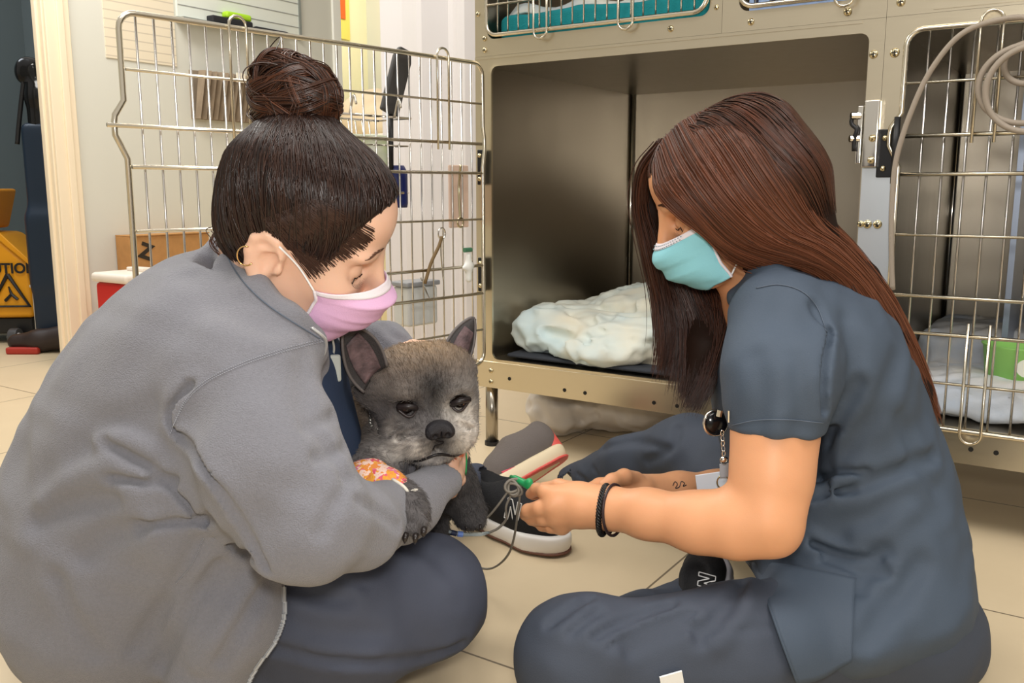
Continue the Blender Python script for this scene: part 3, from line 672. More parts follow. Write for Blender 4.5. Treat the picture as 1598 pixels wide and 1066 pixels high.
# bag under the cage
s = SDF(); s.ell(K(.22, .35, .10), (.20, .14, .095), Rk, k=.03); s.ell(K(.10, .22, .08), (.09, .1, .08), Rk, k=.05); s.box((0, 2.6, -.05), (2, 2, .05), op=-1, k=.005)
o, _, _ = solid('plastic_bag', s, mat('bag_white', (206, 198, 188), .4, trans=.0), h=.008, fn=field_fn([(spline([K(.12, .12, .14), K(.18, .1, .08), K(.15, .1, .03)], 8), .01, .01), (spline([K(.25, .15, .15), K(.3, .15, .08)], 6), .01, .01)], .002, 90, 4, zmin=.002, ridge=.016, rsc=45)); tag(o, 'white plastic bag lying on the floor under the left cage', 'bag')
# ------------------------------------------------------------------ things hung on and behind the open door
def gpt(t, z, off=0.):
    """on the open door: t metres from the hinge, height z, off towards the wall side"""
    nrm = np.cross(GD, [0, 0, 1.]); nrm /= np.linalg.norm(nrm); return HP*np.array([1, 1, 0])+GD*t+nrm*off+np.array([0, 0, z])
SIDE = -1.0 if (np.cross(GD, [0, 0, 1.])@np.array([0, -1., 0])) > 0 else 1.0
bkt = thing('wire_basket', 'small wire basket hooked on the far side of the open cage door', 'basket', gpt(.36, .80, SIDE*.06))
mb = MB()
for z, rr in ((.865, .003), (.80, .002), (.74, .002), (.69, .003)):
    sh_ = (.865-z)*.15; mb.tube([gpt(.24+sh_, z, SIDE*.012), gpt(.47-sh_, z, SIDE*.012), gpt(.47-sh_, z, SIDE*(.13-sh_)), gpt(.24+sh_, z, SIDE*(.13-sh_))], rr, 6, closed=True)
for i in range(11):
    t = .25+.021*i; mb.tube([gpt(t, .865, SIDE*.13), gpt(t, .69, SIDE*.105), gpt(t, .69, SIDE*.012)], .0015, 5)
mb.build('wire_grid', chrome, bkt, smooth=True)
for t in (.29, .42): MB().tube(spline([gpt(t, .865, SIDE*.012), gpt(t, .895, SIDE*.002), gpt(t, .905, -SIDE*.006), gpt(t, .885, -SIDE*.012)], 12), .003, 6).build('basket_hook', chrome, bkt, smooth=True)
pk = thing('supply_packet', 'pale green supply packet standing in the wire basket', 'packet', gpt(.36, .70, SIDE*.07)); MB().box((-.09, -.025, 0), (.06, .02, .13), basis(gpt(.37, .695, SIDE*.06), GD, np.cross([0, 0, 1.], GD))).build('packet_wrap', mat('packet_green', (196, 206, 158), .5, col2=(226, 226, 220), vscale=14), pk, bevel=.006)
br_ = thing('scrub_brush', 'dark grey paddle brush hung on the open cage door', 'brush', gpt(.28, .9, SIDE*.03))
Mq = basis(gpt(.265, .955, SIDE*.03), GD+np.array([0, 0, .38]), np.array([0, 0, 1.])-GD*.38)
MB().prism([(-.03, -.085), (.022, -.085), (.026, .05), (.018, .075), (-.016, .078), (-.026, .05)], -.008, .008, Mq).build('paddle', mat('brush_grey', (62, 60, 58), .6), br_, bevel=.005)
MB().tube([gpt(.285, .88, SIDE*.03), gpt(.288, .74, SIDE*.03)], .006, 8).build('handle', blk, br_, smooth=True)
nb_ = thing('striped_bottle', 'navy bottle hanging behind the bars of the open door', 'bottle', gpt(.27, .7, SIDE*.05)); M = basis(gpt(.265, .655, SIDE*.04), CX, CY)
MB().lathe([(0, 0), (.026, 0), (.028, .01), (.028, .085), (.02, .10), (0, .10)], n=20, M=M).build('bottle_body', mat('bottle_navy', (24, 34, 92), .35), nb_, smooth=True)
ch = thing('clip_lead', 'short brown and chrome clip lead hung on the open door', 'lead', gpt(.2, .56, SIDE*.0))
MB().tube(spline([gpt(.165, .583, -SIDE*.012), gpt(.175, .56, -SIDE*.012), gpt(.20, .52, -SIDE*.01), gpt(.222, .47, -SIDE*.01)], 14), .0045, 6).build('lead_strap', mat('strap_brown', (120, 96, 60), .6), ch, smooth=True)
MB().tube([gpt(.165+.012*math.cos(t), .59+.014*math.sin(t), -SIDE*.012) for t in np.linspace(0, 6.28, 14, endpoint=False)], .002, 6, closed=True).build('ring', chrome, ch, smooth=True)
MB().tube(spline([gpt(.168, .58, -SIDE*.012), gpt(.166, .53, -SIDE*.01), gpt(.16, .475, -SIDE*.01)], 14), .002, 6).build('chain', chrome, ch, smooth=True)
for k, (t, z0, c_, nm, lb) in enumerate(((.06, .78, (198, 190, 120), 'hook_chain', 'thin chain of keys hanging near the hinge side of the open door'),)):
    o = thing(nm, lb, 'chain', gpt(t, z0, 0)); MB().tube(spline([gpt(.085, .76, 0), gpt(.082, .70, SIDE*.01), gpt(.088, .62, 0)], 20), .0035, 6).build('chain', screwm, o, smooth=True)
    MB().tube([gpt(.088+.01*math.cos(t_), .615+.012*math.sin(t_), 0) for t_ in np.linspace(0, 6.28, 14, endpoint=False)], .0025, 6, closed=True).build('ring', screwm, o, smooth=True)
pt = thing('pink_packet', 'pale pink plastic packet hung behind the open door', 'packet', gpt(.05, .65, SIDE*.04)); MB().box((-.035, -.07, -.003), (.035, .09, .003), basis(gpt(.05, .67, SIDE*.045), GD, (0, 0, 1.))@np.diag([1, 1, 1, 1.])).build('packet_wrap', mat('packet_pink', (224, 196, 178), .5), pt, bevel=.003)
sy = thing('white_clip', 'white plastic clip with a green cap hanging on the open door', 'clip', gpt(.075, .5, 0))
s = SDF(); s.chain([gpt(.07, .53, -SIDE*.01), gpt(.07, .47, -SIDE*.01)], [.007, .009]); s.chain([gpt(.055, .505, -SIDE*.01), gpt(.088, .50, -SIDE*.01)], [.004, .004]); solid('clip_body', s, mat('clip_white', (236, 236, 230), .4), sy, h=.003)
MB().tube([gpt(.085, .545, -SIDE*.01), gpt(.06, .545, -SIDE*.01)], .006, 8).build('green_cap', mat('cap_green', (70, 120, 90), .5), sy)
tb = thing('clear_tub', 'clear plastic tub with a grey lid behind the open door', 'tub', gpt(.19, .35, SIDE*.06))
M = basis(gpt(.20, .36, SIDE*.05), GD, np.cross([0, 0, 1.], GD)); MB().box((-.05, -.03, 0), (.05, .03, .10), M).build('tub_body', mat('tub_clear', (208, 210, 208), .25), tb, bevel=.008)
MB().box((-.055, -.034, .10), (.055, .034, .112), M).build('lid', mat('lid_grey', (150, 152, 156), .4), tb, bevel=.003)
MB().tube([gpt(.20, .48, SIDE*.03), gpt(.20, .43, 0)], .002, 6).build('hanger', chrome, tb)
# ------------------------------------------------------------------ figures: shared pieces
def frame(fwd, up):
    f = np.array(fwd, float); f /= np.linalg.norm(f); u = np.array(up, float); u -= f*(u@f); u /= np.linalg.norm(u); l = np.cross(u, f)
    return np.stack([f, l, u], 1)                       # local x forward, y to the figure's left, z up
def head_frame(sgn, yaw, pitch, roll):
    f = np.array([sgn*math.cos(pitch)*math.cos(yaw), math.cos(pitch)*math.sin(yaw), -math.sin(pitch)]); u = np.array([sgn*math.sin(pitch)*math.cos(yaw), math.sin(pitch)*math.sin(yaw), math.cos(pitch)])
    side = np.cross(u, f); side = -side if side[1] > 0 else side
    return frame(f, u*math.cos(roll)+side*math.sin(roll))
def HL(O, R, s=1.):
    return lambda x, y, z: np.array(O)+R@np.array([x*s, y*s, z*s])
def head_sdf(S, O, R, s=1., near=1, ears=(1, -1)):
    """face, skull, jaw and ears in the head's own frame"""
    L = HL(O, R, s)
    def E(c, r, k=.02, op=1, Rr=None): S.ell(L(*c), np.array(r)*s, R if Rr is None else R@Rr, k*s, op)
    E((-.004, 0, .008), (.094, .075, .090)); E((.040, 0, .030), (.060, .062, .056), .03)
    E((.035, 0, -.045), (.055, .056, .062), .03)         # mid face
    S.chain([L(.0, .052, -.075), L(.060, .024, -.112), L(.060, -.024, -.112), L(.0, -.052, -.075)], [.017*s, .017*s, .017*s, .017*s], .03*s)
    E((.045, 0, -.085), (.045, .040, .038), .03); E((.078, 0, -.113), (.016, .018, .014), .02)
    for q in (1, -1):
        E((.062, q*.040, -.052), (.026, .022, .022), .025)            # cheekbone
        E((.080, q*.031, -.001), (.016, .024, .009), .014)            # brow
        E((.086, q*.032, -.026), (.013, .018, .012), .010, -1)        # socket
        E((.073, q*.031, -.026), (.015, .0155, .0135), .004)          # closed lid over the eyeball
    S.cone(L(.094, 0, -.012), L(.112, 0, -.056), .008*s, .010*s, .014*s); E((.112, 0, -.062), (.012, .012, .009), .008)
    for q in (1, -1): E((.104, q*.012, -.065), (.009, .007, .007), .006)
    E((.096, 0, -.084), (.009, .023, .0055), .006); E((.094, 0, -.094), (.009, .020, .006), .006)
    for q in ears:
        c = math.radians(12); Rr = np.array([[math.cos(.3), 0, -math.sin(.3)], [0, 1, 0], [math.sin(.3), 0, math.cos(.3)]])
        # ear: helix rim, bowl, lobe
        Re = lambda x, z: L(-.012+x, q*.079, -.038+z)
        rim = [Re(.010, -.008), Re(.013, .012), Re(.006, .027), Re(-.008, .031), Re(-.020, .022), Re(-.022, .004), Re(-.016, -.014), Re(-.006, -.026)]
        S.chain(rim, [.0035*s, .004*s, .004*s, .004*s, .0045*s, .0045*s, .0045*s, .006*s], .006*s)
        S.ell(L(-.016, q*.073, -.034), np.array([.021, .006, .028])*s, R, .01*s); S.ell(Re(-.004, -.026), np.array([.008, .005, .009])*s, R, .008*s)
        S.ell(L(-.008, q*.083, -.036), np.array([.011, .010, .016])*s, R, .004*s, -1)
        S.chain([Re(.004, .016), Re(-.010, .012), Re(-.014, -.004), Re(-.006, -.013)], [.0028*s]*4, .004*s); S.ell(L(.004, q*.078, -.043), np.array([.005, .005, .006])*s, R, .005*s)
    return L
def fingers(S, tips, k=.006):
    for pts, rs in tips: S.chain([W(*p) for p in pts], rs, k)
def patch(snap, corners, nu, nv, lift, thick=.003, fold=None):
    """cloth patch lying on a surface: photo quad corners TL, TR, BR, BL"""
    c = np.array(corners, float); G = []
    last = None
    for i in range(nu+1):
        row = []
        for j in range(nv+1):
            a = i/nu; b = j/nv; u, v = (c[0]*(1-a)+c[1]*a)*(1-b)+(c[3]*(1-a)+c[2]*a)*b
            h, n = snap.ray(u, v)
            if h is None: h = last if last is not None else W(u, v, 1.2); n = np.array([0, -1., 0])
            last = h; nn = n*.5+np.array([0, -1., .3])*.5; nn /= np.linalg.norm(nn)
            row.append(h+nn*(lift+(fold(a, b) if fold else 0)))
        G.append(row)
    return np.array(G)
def relax(G, n=3):
    for _ in range(n):
        H = G.copy(); H[1:-1] += .5*(G[:-2]+G[2:]-2*G[1:-1])*.5; H[:, 1:-1] += .5*(G[:, :-2]+G[:, 2:]-2*G[:, 1:-1])*.5; G = H
    return G
def hair_strands(paths, r0=.0007, nsides=3, taper=True):
    mb = MB()
    for P in paths:
        m = len(P); t = np.linspace(0, 1, m); rr = r0*(1-.8*t**3) if taper else r0*np.ones(m); mb.tube(P, rr, nsides, cap=False)
    return mb
def strand_cols(paths, nsides, c0, c1, seed=1, tipc=None):
    r = np.random.default_rng(seed); out = []
    for P in paths:
        a = r.beta(1.4, 2.2); c = np.array(c0)*(1-a)+np.array(c1)*a
        m = len(P)
        if tipc is not None: t = np.linspace(0, 1, m)[:, None]*r.uniform(.3, 1); cc = c*(1-t)+np.array(tipc)*t
        else: cc = np.tile(c, (m, 1))
        out.append(np.repeat(cc, nsides, 0))
    return np.concatenate(out)
def mask_surface(L, s=1., pleats=3, out=.0, amp=.0026, nu=40, nv=44, top=-.040, bot=-.128, sr=(-.016, .030)):
    """pleated face mask: a draped sheet from cheek to cheek over nose and chin"""
    G = []
    for i in range(nu+1):
        a = -1+2*i/nu; row = []
        for j in range(nv+1):
            b = j/nv
            zt = top+sr[0]*abs(a)**1.5; zb = bot+sr[1]*abs(a)**1.4; z = zt+(zb-zt)*b
            ridge = (1-abs(a))**1.1
            # forward reach: nose at the top, fullest over the lips, back at the chin
            fx = .104+.020*math.sin(PI*min(1, b*.95+.12))-.030*max(0, b-.72)/.28
            fx += .012*math.exp(-((b-.22)/.16)**2)
            yy = .064*math.sin(a*PI/2*.94); back = .030+.0
            x = back+(fx-back)*(math.cos(a*PI/2*.92)**.75)
            x += out+amp*(2*((b*pleats+.3) % 1.)**2-.7)*(1-abs(a)**4)*(b > .18)
            row.append(L(x, yy*(1+.0*b), z))
        G.append(row)
    return np.array(G)
SKIN1 = mat('skin_fair', (232, 188, 162), .42, sss=.12, bump=.06, bscale=700, var=.06, vscale=14, spec=.4)
SKIN2 = mat('skin_tan', (220, 160, 118), .44, sss=.12, bump=.06, bscale=700, var=.05, vscale=14, spec=.4)
fleece = mat('fleece_grey', (121, 121, 128), .9, bump=.55, bscale=620, sheen=.25, var=.05, vscale=260)
trous1 = mat('trousers_slate', (70, 75, 90), .78, bump=.15, bscale=500, var=.05, vscale=10)
scrubn = mat('scrub_navy', (38, 54, 80), .75, bump=.15, bscale=400)
scrub2 = mat('scrub_slate', (67, 79, 94), .72, bump=.14, bscale=600, var=.05, vscale=9)
trous2 = mat('trousers_grey', (62, 69, 82), .74, bump=.14, bscale=600, var=.05, vscale=9)
stitch = mat('stitching', (150, 152, 160), .6); stitch2 = mat('stitching_dark', (88, 98, 112), .7)
def hairmat(name, rough=.32, spec=.5):
    m = mat(name, (50, 30, 20), rough, attr='Col', spec=spec, aniso=.0); return m
HM = hairmat('hair_fibres'); 
def dashes(snap, pts, m, name, parent, r=.0007, lift=.001, n=60, dash=True):
    """stitched seam following the cloth"""
    Q = spline(np.c_[np.array(pts, float), np.zeros(len(pts))], n)[:, :2]; P = []
    for u, v in Q:
        h, _ = snap.ray(u, v, lift)
        if h is not None and (not P or np.linalg.norm(h-P[-1]) < .05): P.append(h)
    mb = MB()
    if dash:
        for i in range(0, len(P)-1, 2): mb.tube([P[i], P[i+1]], r, 4)
    elif len(P) > 1: mb.tube(P, r, 5)
    return mb.build(name, m, parent, smooth=True) if mb.n else None

# ------------------------------------------------------------------ the woman in the grey fleece
pw = thing('person', 'person with a dark hair bun, grey fleece and lilac mask, holding the dog', 'person', (W(250, 900, 1.2)[0], 1.2, 0))
HS = 1.0; O1 = W(480, 337, 1.10); R1 = head_frame(1, .0, .42, .30)
S = SDF(); L1 = head_sdf(S, O1, R1, HS)
S.cone(L1(-.035, 0, -.06), W(405, 520, 1.15), .056, .062, .03)
S.chain([W(405, 520, 1.15), W(330, 640, 1.18)], [.075, .12], .04)
S.chain([W(330, 600, 1.18), W(380, 640, 1.02), W(470, 815, .985), W(600, 800, 1.10), W(686, 752, 1.19)], [.06, .045, .034, .024, .021], .02)      # near arm inside the sleeve
S.chain([W(330, 600, 1.18), W(470, 560, 1.33), W(560, 550, 1.40), W(640, 560, 1.37)], [.06, .045, .032, .026], .02)                         # far arm
# near hand under the dog's chin
S.cone(W(684, 754, 1.20), W(698, 738, 1.22), .020, .023, .02); S.ell(W(700, 735, 1.235), (.022, .018, .024), k=.012)
fingers(S, [([(694, 740, 1.215), (704, 722, 1.21), (713, 708, 1.205), (721, 697, 1.205)], [.0115, .0100, .0090, .0078]),
            ([(706, 742, 1.235), (716, 726, 1.24), (722, 710, 1.25), (720, 698, 1.26)], [.0105, .0095, .0085, .0075]),
            ([(708, 746, 1.24), (716, 748, 1.255), (712, 758, 1.265), (704, 764, 1.265)], [.0105, .010, .009, .008]),
            ([(700, 752, 1.235), (706, 760, 1.24), (704, 768, 1.245), (696, 770, 1.25)], [.0105, .010, .009, .008]),
            ([(690, 736, 1.235), (678, 722, 1.245), (666, 712, 1.25)], [.0115, .010, .0085])], k=.004)
# far hand round the back of the dog's head
S.ell(W(680, 575, 1.37), (.035, .02, .03), k=.02)
fingers(S, [([(665, 565, 1.36), (652, 548, 1.35), (645, 540, 1.335), (634, 541, 1.32)], [.012, .0105, .0095, .008]),
            ([(670, 565, 1.36), (664, 548, 1.35), (660, 542, 1.33), (652, 545, 1.31)], [.012, .0105, .0095, .008]),
            ([(700, 570, 1.36), (722, 568, 1.345), (729, 578, 1.32), (727, 592, 1.305)], [.012, .011, .010, .008]),
            ([(700, 585, 1.36), (724, 588, 1.345), (730, 598, 1.32), (727, 606, 1.31)], [.012, .011, .010, .008]),
            ([(700, 600, 1.36), (720, 604, 1.345), (726, 612, 1.33)], [.011, .010, .008])])
body1, BV1, BF1 = solid('body', S, SKIN1, pw, h=.0026, smooth=2); sn1 = Snap(BV1, BF1)
# scrub top under the fleece
S = SDF(); S.ell(W(440, 640, 1.16), (.085, .15, .15), k=.05); S.ell(W(470, 760, 1.18), (.085, .15, .12), k=.05); S.chain([W(415, 520, 1.14), W(484, 560, 1.17)], [.072, .034], .03); S.ell(W(420, 485, 1.13), (.055, .055, .06), k=.01, op=-1)
solid('scrub_top', S, scrubn, pw, h=.006, fn=field_fn([], .003, 25, 2))
o = MB().tube(spline([W(505, 500, 1.10), W(515, 520, 1.12), W(521, 540, 1.14), W(520, 556, 1.15)], 16), .0016, 6).build('lanyard', mat('lanyard_white', (196, 196, 190), .5), pw, smooth=True)
MB().box((-.009, -.003, -.018), (.009, .003, .018), basis(W(521, 575, 1.14), (1, .3, 0), (0, 1, 0))).build('badge_holder', mat('badge_pale', (176, 182, 176), .35), pw, bevel=.003)
# fleece jacket
J = SDF()
J.ell(W(356, 540, 1.15), (.125, .185, .125), k=.06); J.ell(W(292, 645, 1.18), (.166, .215, .165), k=.08)
J.ell(W(246, 795, 1.20), (.198, .235, .190), k=.08); J.ell(W(222, 880, 1.20), (.170, .235, .165), k=.06); J.ell(W(360, 640, 1.15), (.12, .18, .14), k=.06)
J.ell(W(330, 760, 1.12), (.13, .17, .15), k=.05)
J.chain([W(390, 585, 1.02), W(418, 720, .965), W(484, 815, .945)], [.078, .074, .064], .035)
J.chain([W(484, 815, .945), W(552, 818, 1.00), W(634, 793, 1.13), W(688, 752, 1.185)], [.064, .050, .037, .027], .022)
J.chain([W(440, 560, 1.28), W(540, 560, 1.38), W(600, 545, 1.395), W(630, 560, 1.385)], [.085, .050, .038, .032], .03)
J.chain([W(370, 880, 1.04), W(358, 960, 1.015), W(325, 1045, 1.01)], [.050, .055, .05], .03); J.cone(W(692, 749, 1.195), W(722, 720, 1.22), .0225, .024, .003, -1); 
J.ell(L1(-.04, 0, -.085), (.072, .072, .080), R1, .012, -1)
col = [W(352, 388, 1.17), W(366, 418, 1.09), W(400, 458, 1.045), W(446, 500, 1.03), W(486, 532, 1.045), W(500, 548, 1.07)]
J.chain(col, [.020, .018, .016, .015, .014, .012], .02)
J.box((W(250, 1000, 1.2)[0], 1.2, -.05), (1., 1., .05), op=-1, k=.008)
cr = []
for pts, w, dp in [([(165, 690), (205, 712), (245, 735), (290, 780), (340, 830), (395, 868)], .007, .010), ([(300, 600), (274, 630), (270, 660), (300, 700), (345, 765), (385, 830), (418, 885)], .006, .013),
                   ([(175, 742), (225, 752), (275, 748)], .008, .009), ([(60, 815), (110, 790), (180, 780)], .014, .007), ([(218, 822), (270, 812), (330, 808)], .008, .010), ([(130, 870), (160, 840), (215, 822)], .016, .008),
                   ([(70, 780), (120, 740), (175, 722)], .015, -.006), ([(150, 690), (190, 682), (235, 700)], .010, -.006), ([(340, 880), (290, 960), (250, 1040)], .012, .007), ([(420, 900), (385, 960), (345, 1030)], .010, .010), ([(310, 840), (270, 920), (215, 1010)], .014, .006),
                   ([(395, 905), (360, 960), (310, 1040)], .014, -.006), ([(240, 640), (180, 660), (120, 720)], .020, .005), ([(90, 900), (110, 960), (150, 1020)], .012, .005), ([(545, 752), (520, 790), (500, 830)], .010, .005), ([(555, 782), (590, 800), (620, 822)], .008, .006), ([(530, 745), (520, 720), (505, 690)], .010, .006),
                   ([(518, 650), (500, 660), (478, 668)], .008, .006), ([(535, 700), (512, 712), (490, 716)], .008, .006), ([(400, 420), (430, 470), (480, 500)], .010, -.004), ([(470, 560), (478, 640), (500, 720)], .016, .005), ([(300, 430), (340, 470), (420, 510)], .02, .004),
                   ([(565, 515), (585, 530), (600, 548)], .008, .006), ([(600, 508), (615, 525), (640, 535)], .007, .005)]:
    cr.append(crease(J, pts, w, dp))
jack, JV, JF = solid('fleece_jacket', J, fleece, pw, h=.0040, fn=field_fn(cr, .0020, 45, 11, gain=1.5, ridge=.0045, rsc=22, wk=.95), smooth=2); snj = Snap(JV, JF)
for dx in (0, 4):
    dashes(snj, [(508, 528+dx), (440, 546+dx), (380, 566+dx), (325, 592+dx), (290, 625+dx), (264, 680)], stitch, 'seam_stitching', jack, r=.0006, n=170)
dashes(snj, [(318, 840), (300, 880), (275, 910)], stitch, 'pocket_seam', jack, r=.0006, n=70)
dashes(snj, [(350, 392), (372, 430), (410, 470), (460, 505), (500, 530)], stitch2, 'collar_seam', jack, r=.0008, n=60, dash=False)
zm = mat('zip_silver', (206, 208, 210), .35, .6)
zl = []
for v in np.linspace(1064, 896, 80):
    for u in np.arange(450, 300, -1.5):
        h, _ = snj.ray(u, v, .0015)
        if h is not None:
            h, _ = snj.ray(u-2.5, v, .002)
            if h is not None and (not zl or np.linalg.norm(h-zl[-1]) < .02): zl.append(h)
            break
if len(zl) > 3:
    zb = MB(); zb.tube(zl, .0014, 5); 
    for i in range(0, len(zl)-1, 1): d = zl[i+1]-zl[i]; zb.tube([zl[i]+np.array([-.002, 0, 0]), zl[i]+np.array([.003, 0, 0])], .0011, 4)
    zb.build('zip', zm, jack)
zb = MB(); zc = spline([W(487, 512, 1.015), W(500, 522, 1.02), W(508, 532, 1.03), W(507, 548, 1.04), W(500, 562, 1.04)], 34)
for i in range(len(zc)): zb.tube([zc[i]-np.array([.002, 0, 0]), zc[i]+np.array([.002, 0, .0005])], .0011, 4)
zb.tube(zc, .0016, 6); zb.build('collar_zip', zm, jack, smooth=True)
# trousers
T = SDF()
T.chain([W(300, 930, 1.14), W(520, 950, 1.12), W(664, 931, 1.19)], [.105, .088, .0815], .04)
T.chain([W(664, 931, 1.19), W(560, 1000, 1.10), W(420, 1040, 1.12), W(330, 1040, 1.2)], [.078, .058, .050, .045], .03)
T.ell(W(270, 880, 1.22), (.15, .19, .12), k=.06)
T.chain([W(330, 890, 1.30), W(560, 820, 1.52), W(640, 790, 1.66), W(742, 756, 1.83)], [.095, .075, .058, .044], .04)
T.box((0, 1.2, -.05), (2., 2., .05), op=-1, k=.006); T.cone(W(752, 752, 1.83), W(775, 770, 1.80), .034, .03, .004, -1)
cr = [crease(T, p, w, d) for p, w, d in [([(430, 900), (480, 925), (540, 935)], .012, .006), ([(440, 960), (500, 985), (590, 990)], .014, .005), ([(600, 860), (660, 880), (700, 920)], .016, -.004), ([(420, 1010), (520, 1030), (640, 1030), (720, 1005)], .008, .010), ([(470, 900), (520, 905), (570, 915)], .008, .003)]]
o_, TV, TF = solid('trousers', T, trous1, pw, h=.005, fn=field_fn(cr, .0012, 60, 21, gain=1.6, ridge=.0045, rsc=24, wk=.95)); snt = Snap(TV, TF)
# shoe of the stretched far leg: heel away, toe towards the right
SHOE_SNAP = [None]
def shoe(parent, heel, toe, up, w=.047, mats=None, letter='N', lsize=.055, side=-1, tiltd=None, k=1.):
    heel = np.array(heel, float); toe = np.array(toe, float); up = np.array(up, float); f = toe-heel; Ln = np.linalg.norm(f); f /= Ln; up -= f*(up@f); up /= np.linalg.norm(up); l = np.cross(up, f); Rr = np.stack([f, l, up], 1)
    L = lambda x, y, z: heel+Rr@np.array([x*Ln, y*k, z*k])
    sh = bpy.data.objects.new('shoe', None); C.objects.link(sh); sh.parent = parent
    so = SDF(); so.chain([L(.10, 0, .026), L(.45, 0, .022), L(.78, 0, .020), L(.93, 0, .024)], [.035*k, .036*k, .043*k, .032*k], .05*k); so.box(L(.5, 0, -.05), (.3, .2, .05*k), Rr, .002, .006, -1); so.box(L(.5, 0, .092), (.3, .2, .055*k), Rr, .002, .006, -1)
    solid('midsole', so, mats[1], sh, h=.0035)
    u = SDF(); u.chain([L(.12, 0, .060), L(.45, 0, .060), L(.72, 0, .048), L(.90, 0, .038)], [.033*k, .036*k, .036*k, .026*k], .05*k); u.chain([L(.14, 0, .085), L(.42, 0, .085)], [.033*k, .030*k], .03*k); u.ell(L(.26, 0, .125), (.040, .026, .035), Rr, .012, -1)
    u.box(L(.5, 0, -.03), (.3, .2, .06*k), Rr, .002, .004, -1); _, uV, uF = solid('upper', u, mats[0], sh, h=.0035); SHOE_SNAP[0] = Snap(uV, uF)
    ou = SDF(); ou.chain([L(.10, 0, .004), L(.45, 0, .004), L(.78, 0, .004), L(.93, 0, .006)], [.035*k, .036*k, .043*k, .033*k], .05*k); ou.box(L(.5, 0, -.1), (.3, .2, .1*k), Rr, .002, .004, -1); ou.box(L(.5, 0, .06), (.3, .2, .053*k), Rr, .002, .004, -1)
    solid('outsole', ou, mats[2], sh, h=.0035)
    return sh, L, Rr
black_knit = mat('shoe_knit_black', (22, 22, 25), .8, bump=.4, bscale=500); whitef = mat('midsole_white', (236, 232, 226), .5); gum = mat('outsole_gum', (110, 74, 60), .6); white_line = mat('logo_white', (236, 236, 236), .5)
hl = W(738, 812, 1.84); tl = W(874, 862, 1.66); hl[2] = .004; tl[2] = .004
sh1, LS, RS = shoe(pw, hl, tl, (0, 0, 1), mats=(black_knit, whitef, gum))
def outline_letter(name, ch, size, M, m, parent, r=.0011):
    """the letter drawn as a double outline"""
    if ch == 'N':
        o = [(-.5, -.5), (-.5, .5), (-.18, .5), (.22, -.14), (.22, .5), (.5, .5), (.5, -.5), (.18, -.5), (-.22, .14), (-.22, -.5)]
    P = np.array([[x*size*.8+y*size*.14, y*size, 0] for x, y in o])@M[:3, :3].T+M[:3, 3]; mb = MB()
    for i in range(len(P)): mb.tube([P[i], P[(i+1) % len(P)]], r, 5)
    return mb.build(name, m, parent)
sdir = -RS[:, 1] if RS[:, 1]@np.array([0, -1., 0]) < 0 else RS[:, 1]
Mn = basis(LS(.47, 0, .070)+sdir*.043, RS[:, 0], RS[:, 2]+sdir*-.35)
h, n = SHOE_SNAP[0].ray(801, 797, .0015)
if h is not None: outline_letter('side_letter', 'N', .044, basis(h+np.array([0, -.004, .001]), np.cross([0, 0, 1.], n)*1.0+np.array([.0, 0, -.10]), (0, 0, 1.)), white_line, sh1, r=.0012)
lc = MB()
for k in range(4): a = LS(.46+.07*k, 0, .098-.012*k); lc.tube(spline([a-sdir*-.022+np.array([0, 0, -.004]), a+np.array([0, 0, .003]), a-sdir*.022], 8), .0022, 5)
lc.build('laces', mat('lace_black', (38, 38, 40), .7), sh1, smooth=True)

# ---- hair: slick cap, bun and loose strands
c_dark = np.array(lin((26, 18, 16))); c_mid = np.array(lin((62, 40, 31))); c_warm = np.array(lin((110, 66, 44)))
hair1 = bpy.data.objects.new('hair', None); C.objects.link(hair1); hair1.parent = pw
BC = W(461, 146, 1.105); lb = (BC-O1)@R1/HS
S = SDF(); s_ = HS
S.ell(L1(-.004, 0, .012), np.array([.0985, .080, .0965])*s_, R1, .01); S.ell(L1(.034, 0, .036), np.array([.066, .064, .058])*s_, R1, .03)
S.ell(L1(-.040, 0, -.030), np.array([.062, .068, .060])*s_, R1, .03); S.cone(L1(-.04, 0, .04), BC+np.array([.004, 0, -.045]), .058, .034, .05)
S.ell(L1(.130, 0, -.036), np.array([.080, .16, .112])*s_, R1, .010, -1)             # forehead and face stay bare
S.ell(L1(.02, .085, -.085), np.array([.062, .045, .075])*s_, R1, .010, -1); S.ell(L1(.02, -.085, -.085), np.array([.062, .045, .075])*s_, R1, .010, -1)
S.ell(L1(-.004, -.095, -.048), np.array([.032, .03, .036])*s_, R1, .008, -1); S.ell(L1(-.004, .095, -.048), np.array([.032, .03, .036])*s_, R1, .008, -1)
cap, HV, HF = solid('hair_cap', S, mat('hair_dark', (34, 22, 18), .36, spec=.5), hair1, h=.003); snh = Snap(HV, HF)
paths = []; r_ = np.random.default_rng(3)
Bw = BC+np.array([0, 0, -.03])
Hi = HV@np.eye(3); loc = (HV-O1)@R1/s_
# strands run from all over the cap to the bun along the cap surface
idx = r_.choice(len(HV), 2600, replace=False)
for i in idx:
    p0 = HV[i]; l0 = loc[i]
    if l0[2] < -.085: continue
    n = 14; ts = np.linspace(0, 1, n); P = []
    endp = Bw+R1@(np.array([r_.normal(), r_.normal(), r_.normal()])*.010); ok = True
    dvec = endp-p0
    if np.linalg.norm(dvec) < .03: continue
    lift = r_.uniform(-.0004, .0016)
    for t in ts:
        q = p0+dvec*t; c = L1(-.01, 0, .0); d = q-c; q = c+d/np.linalg.norm(d)*(np.linalg.norm(p0-c)*(1-t)+np.linalg.norm(endp-c)*t)
        h, nn = snh.near(q, lift); P.append(h if t < .9 else q)
    paths.append(np.array(P))
mb = hair_strands(paths, .0009, 3, taper=False); mb.build('slick_strands', HM, hair1, smooth=True, cols=strand_cols(paths, 3, c_dark, c_mid, 4))
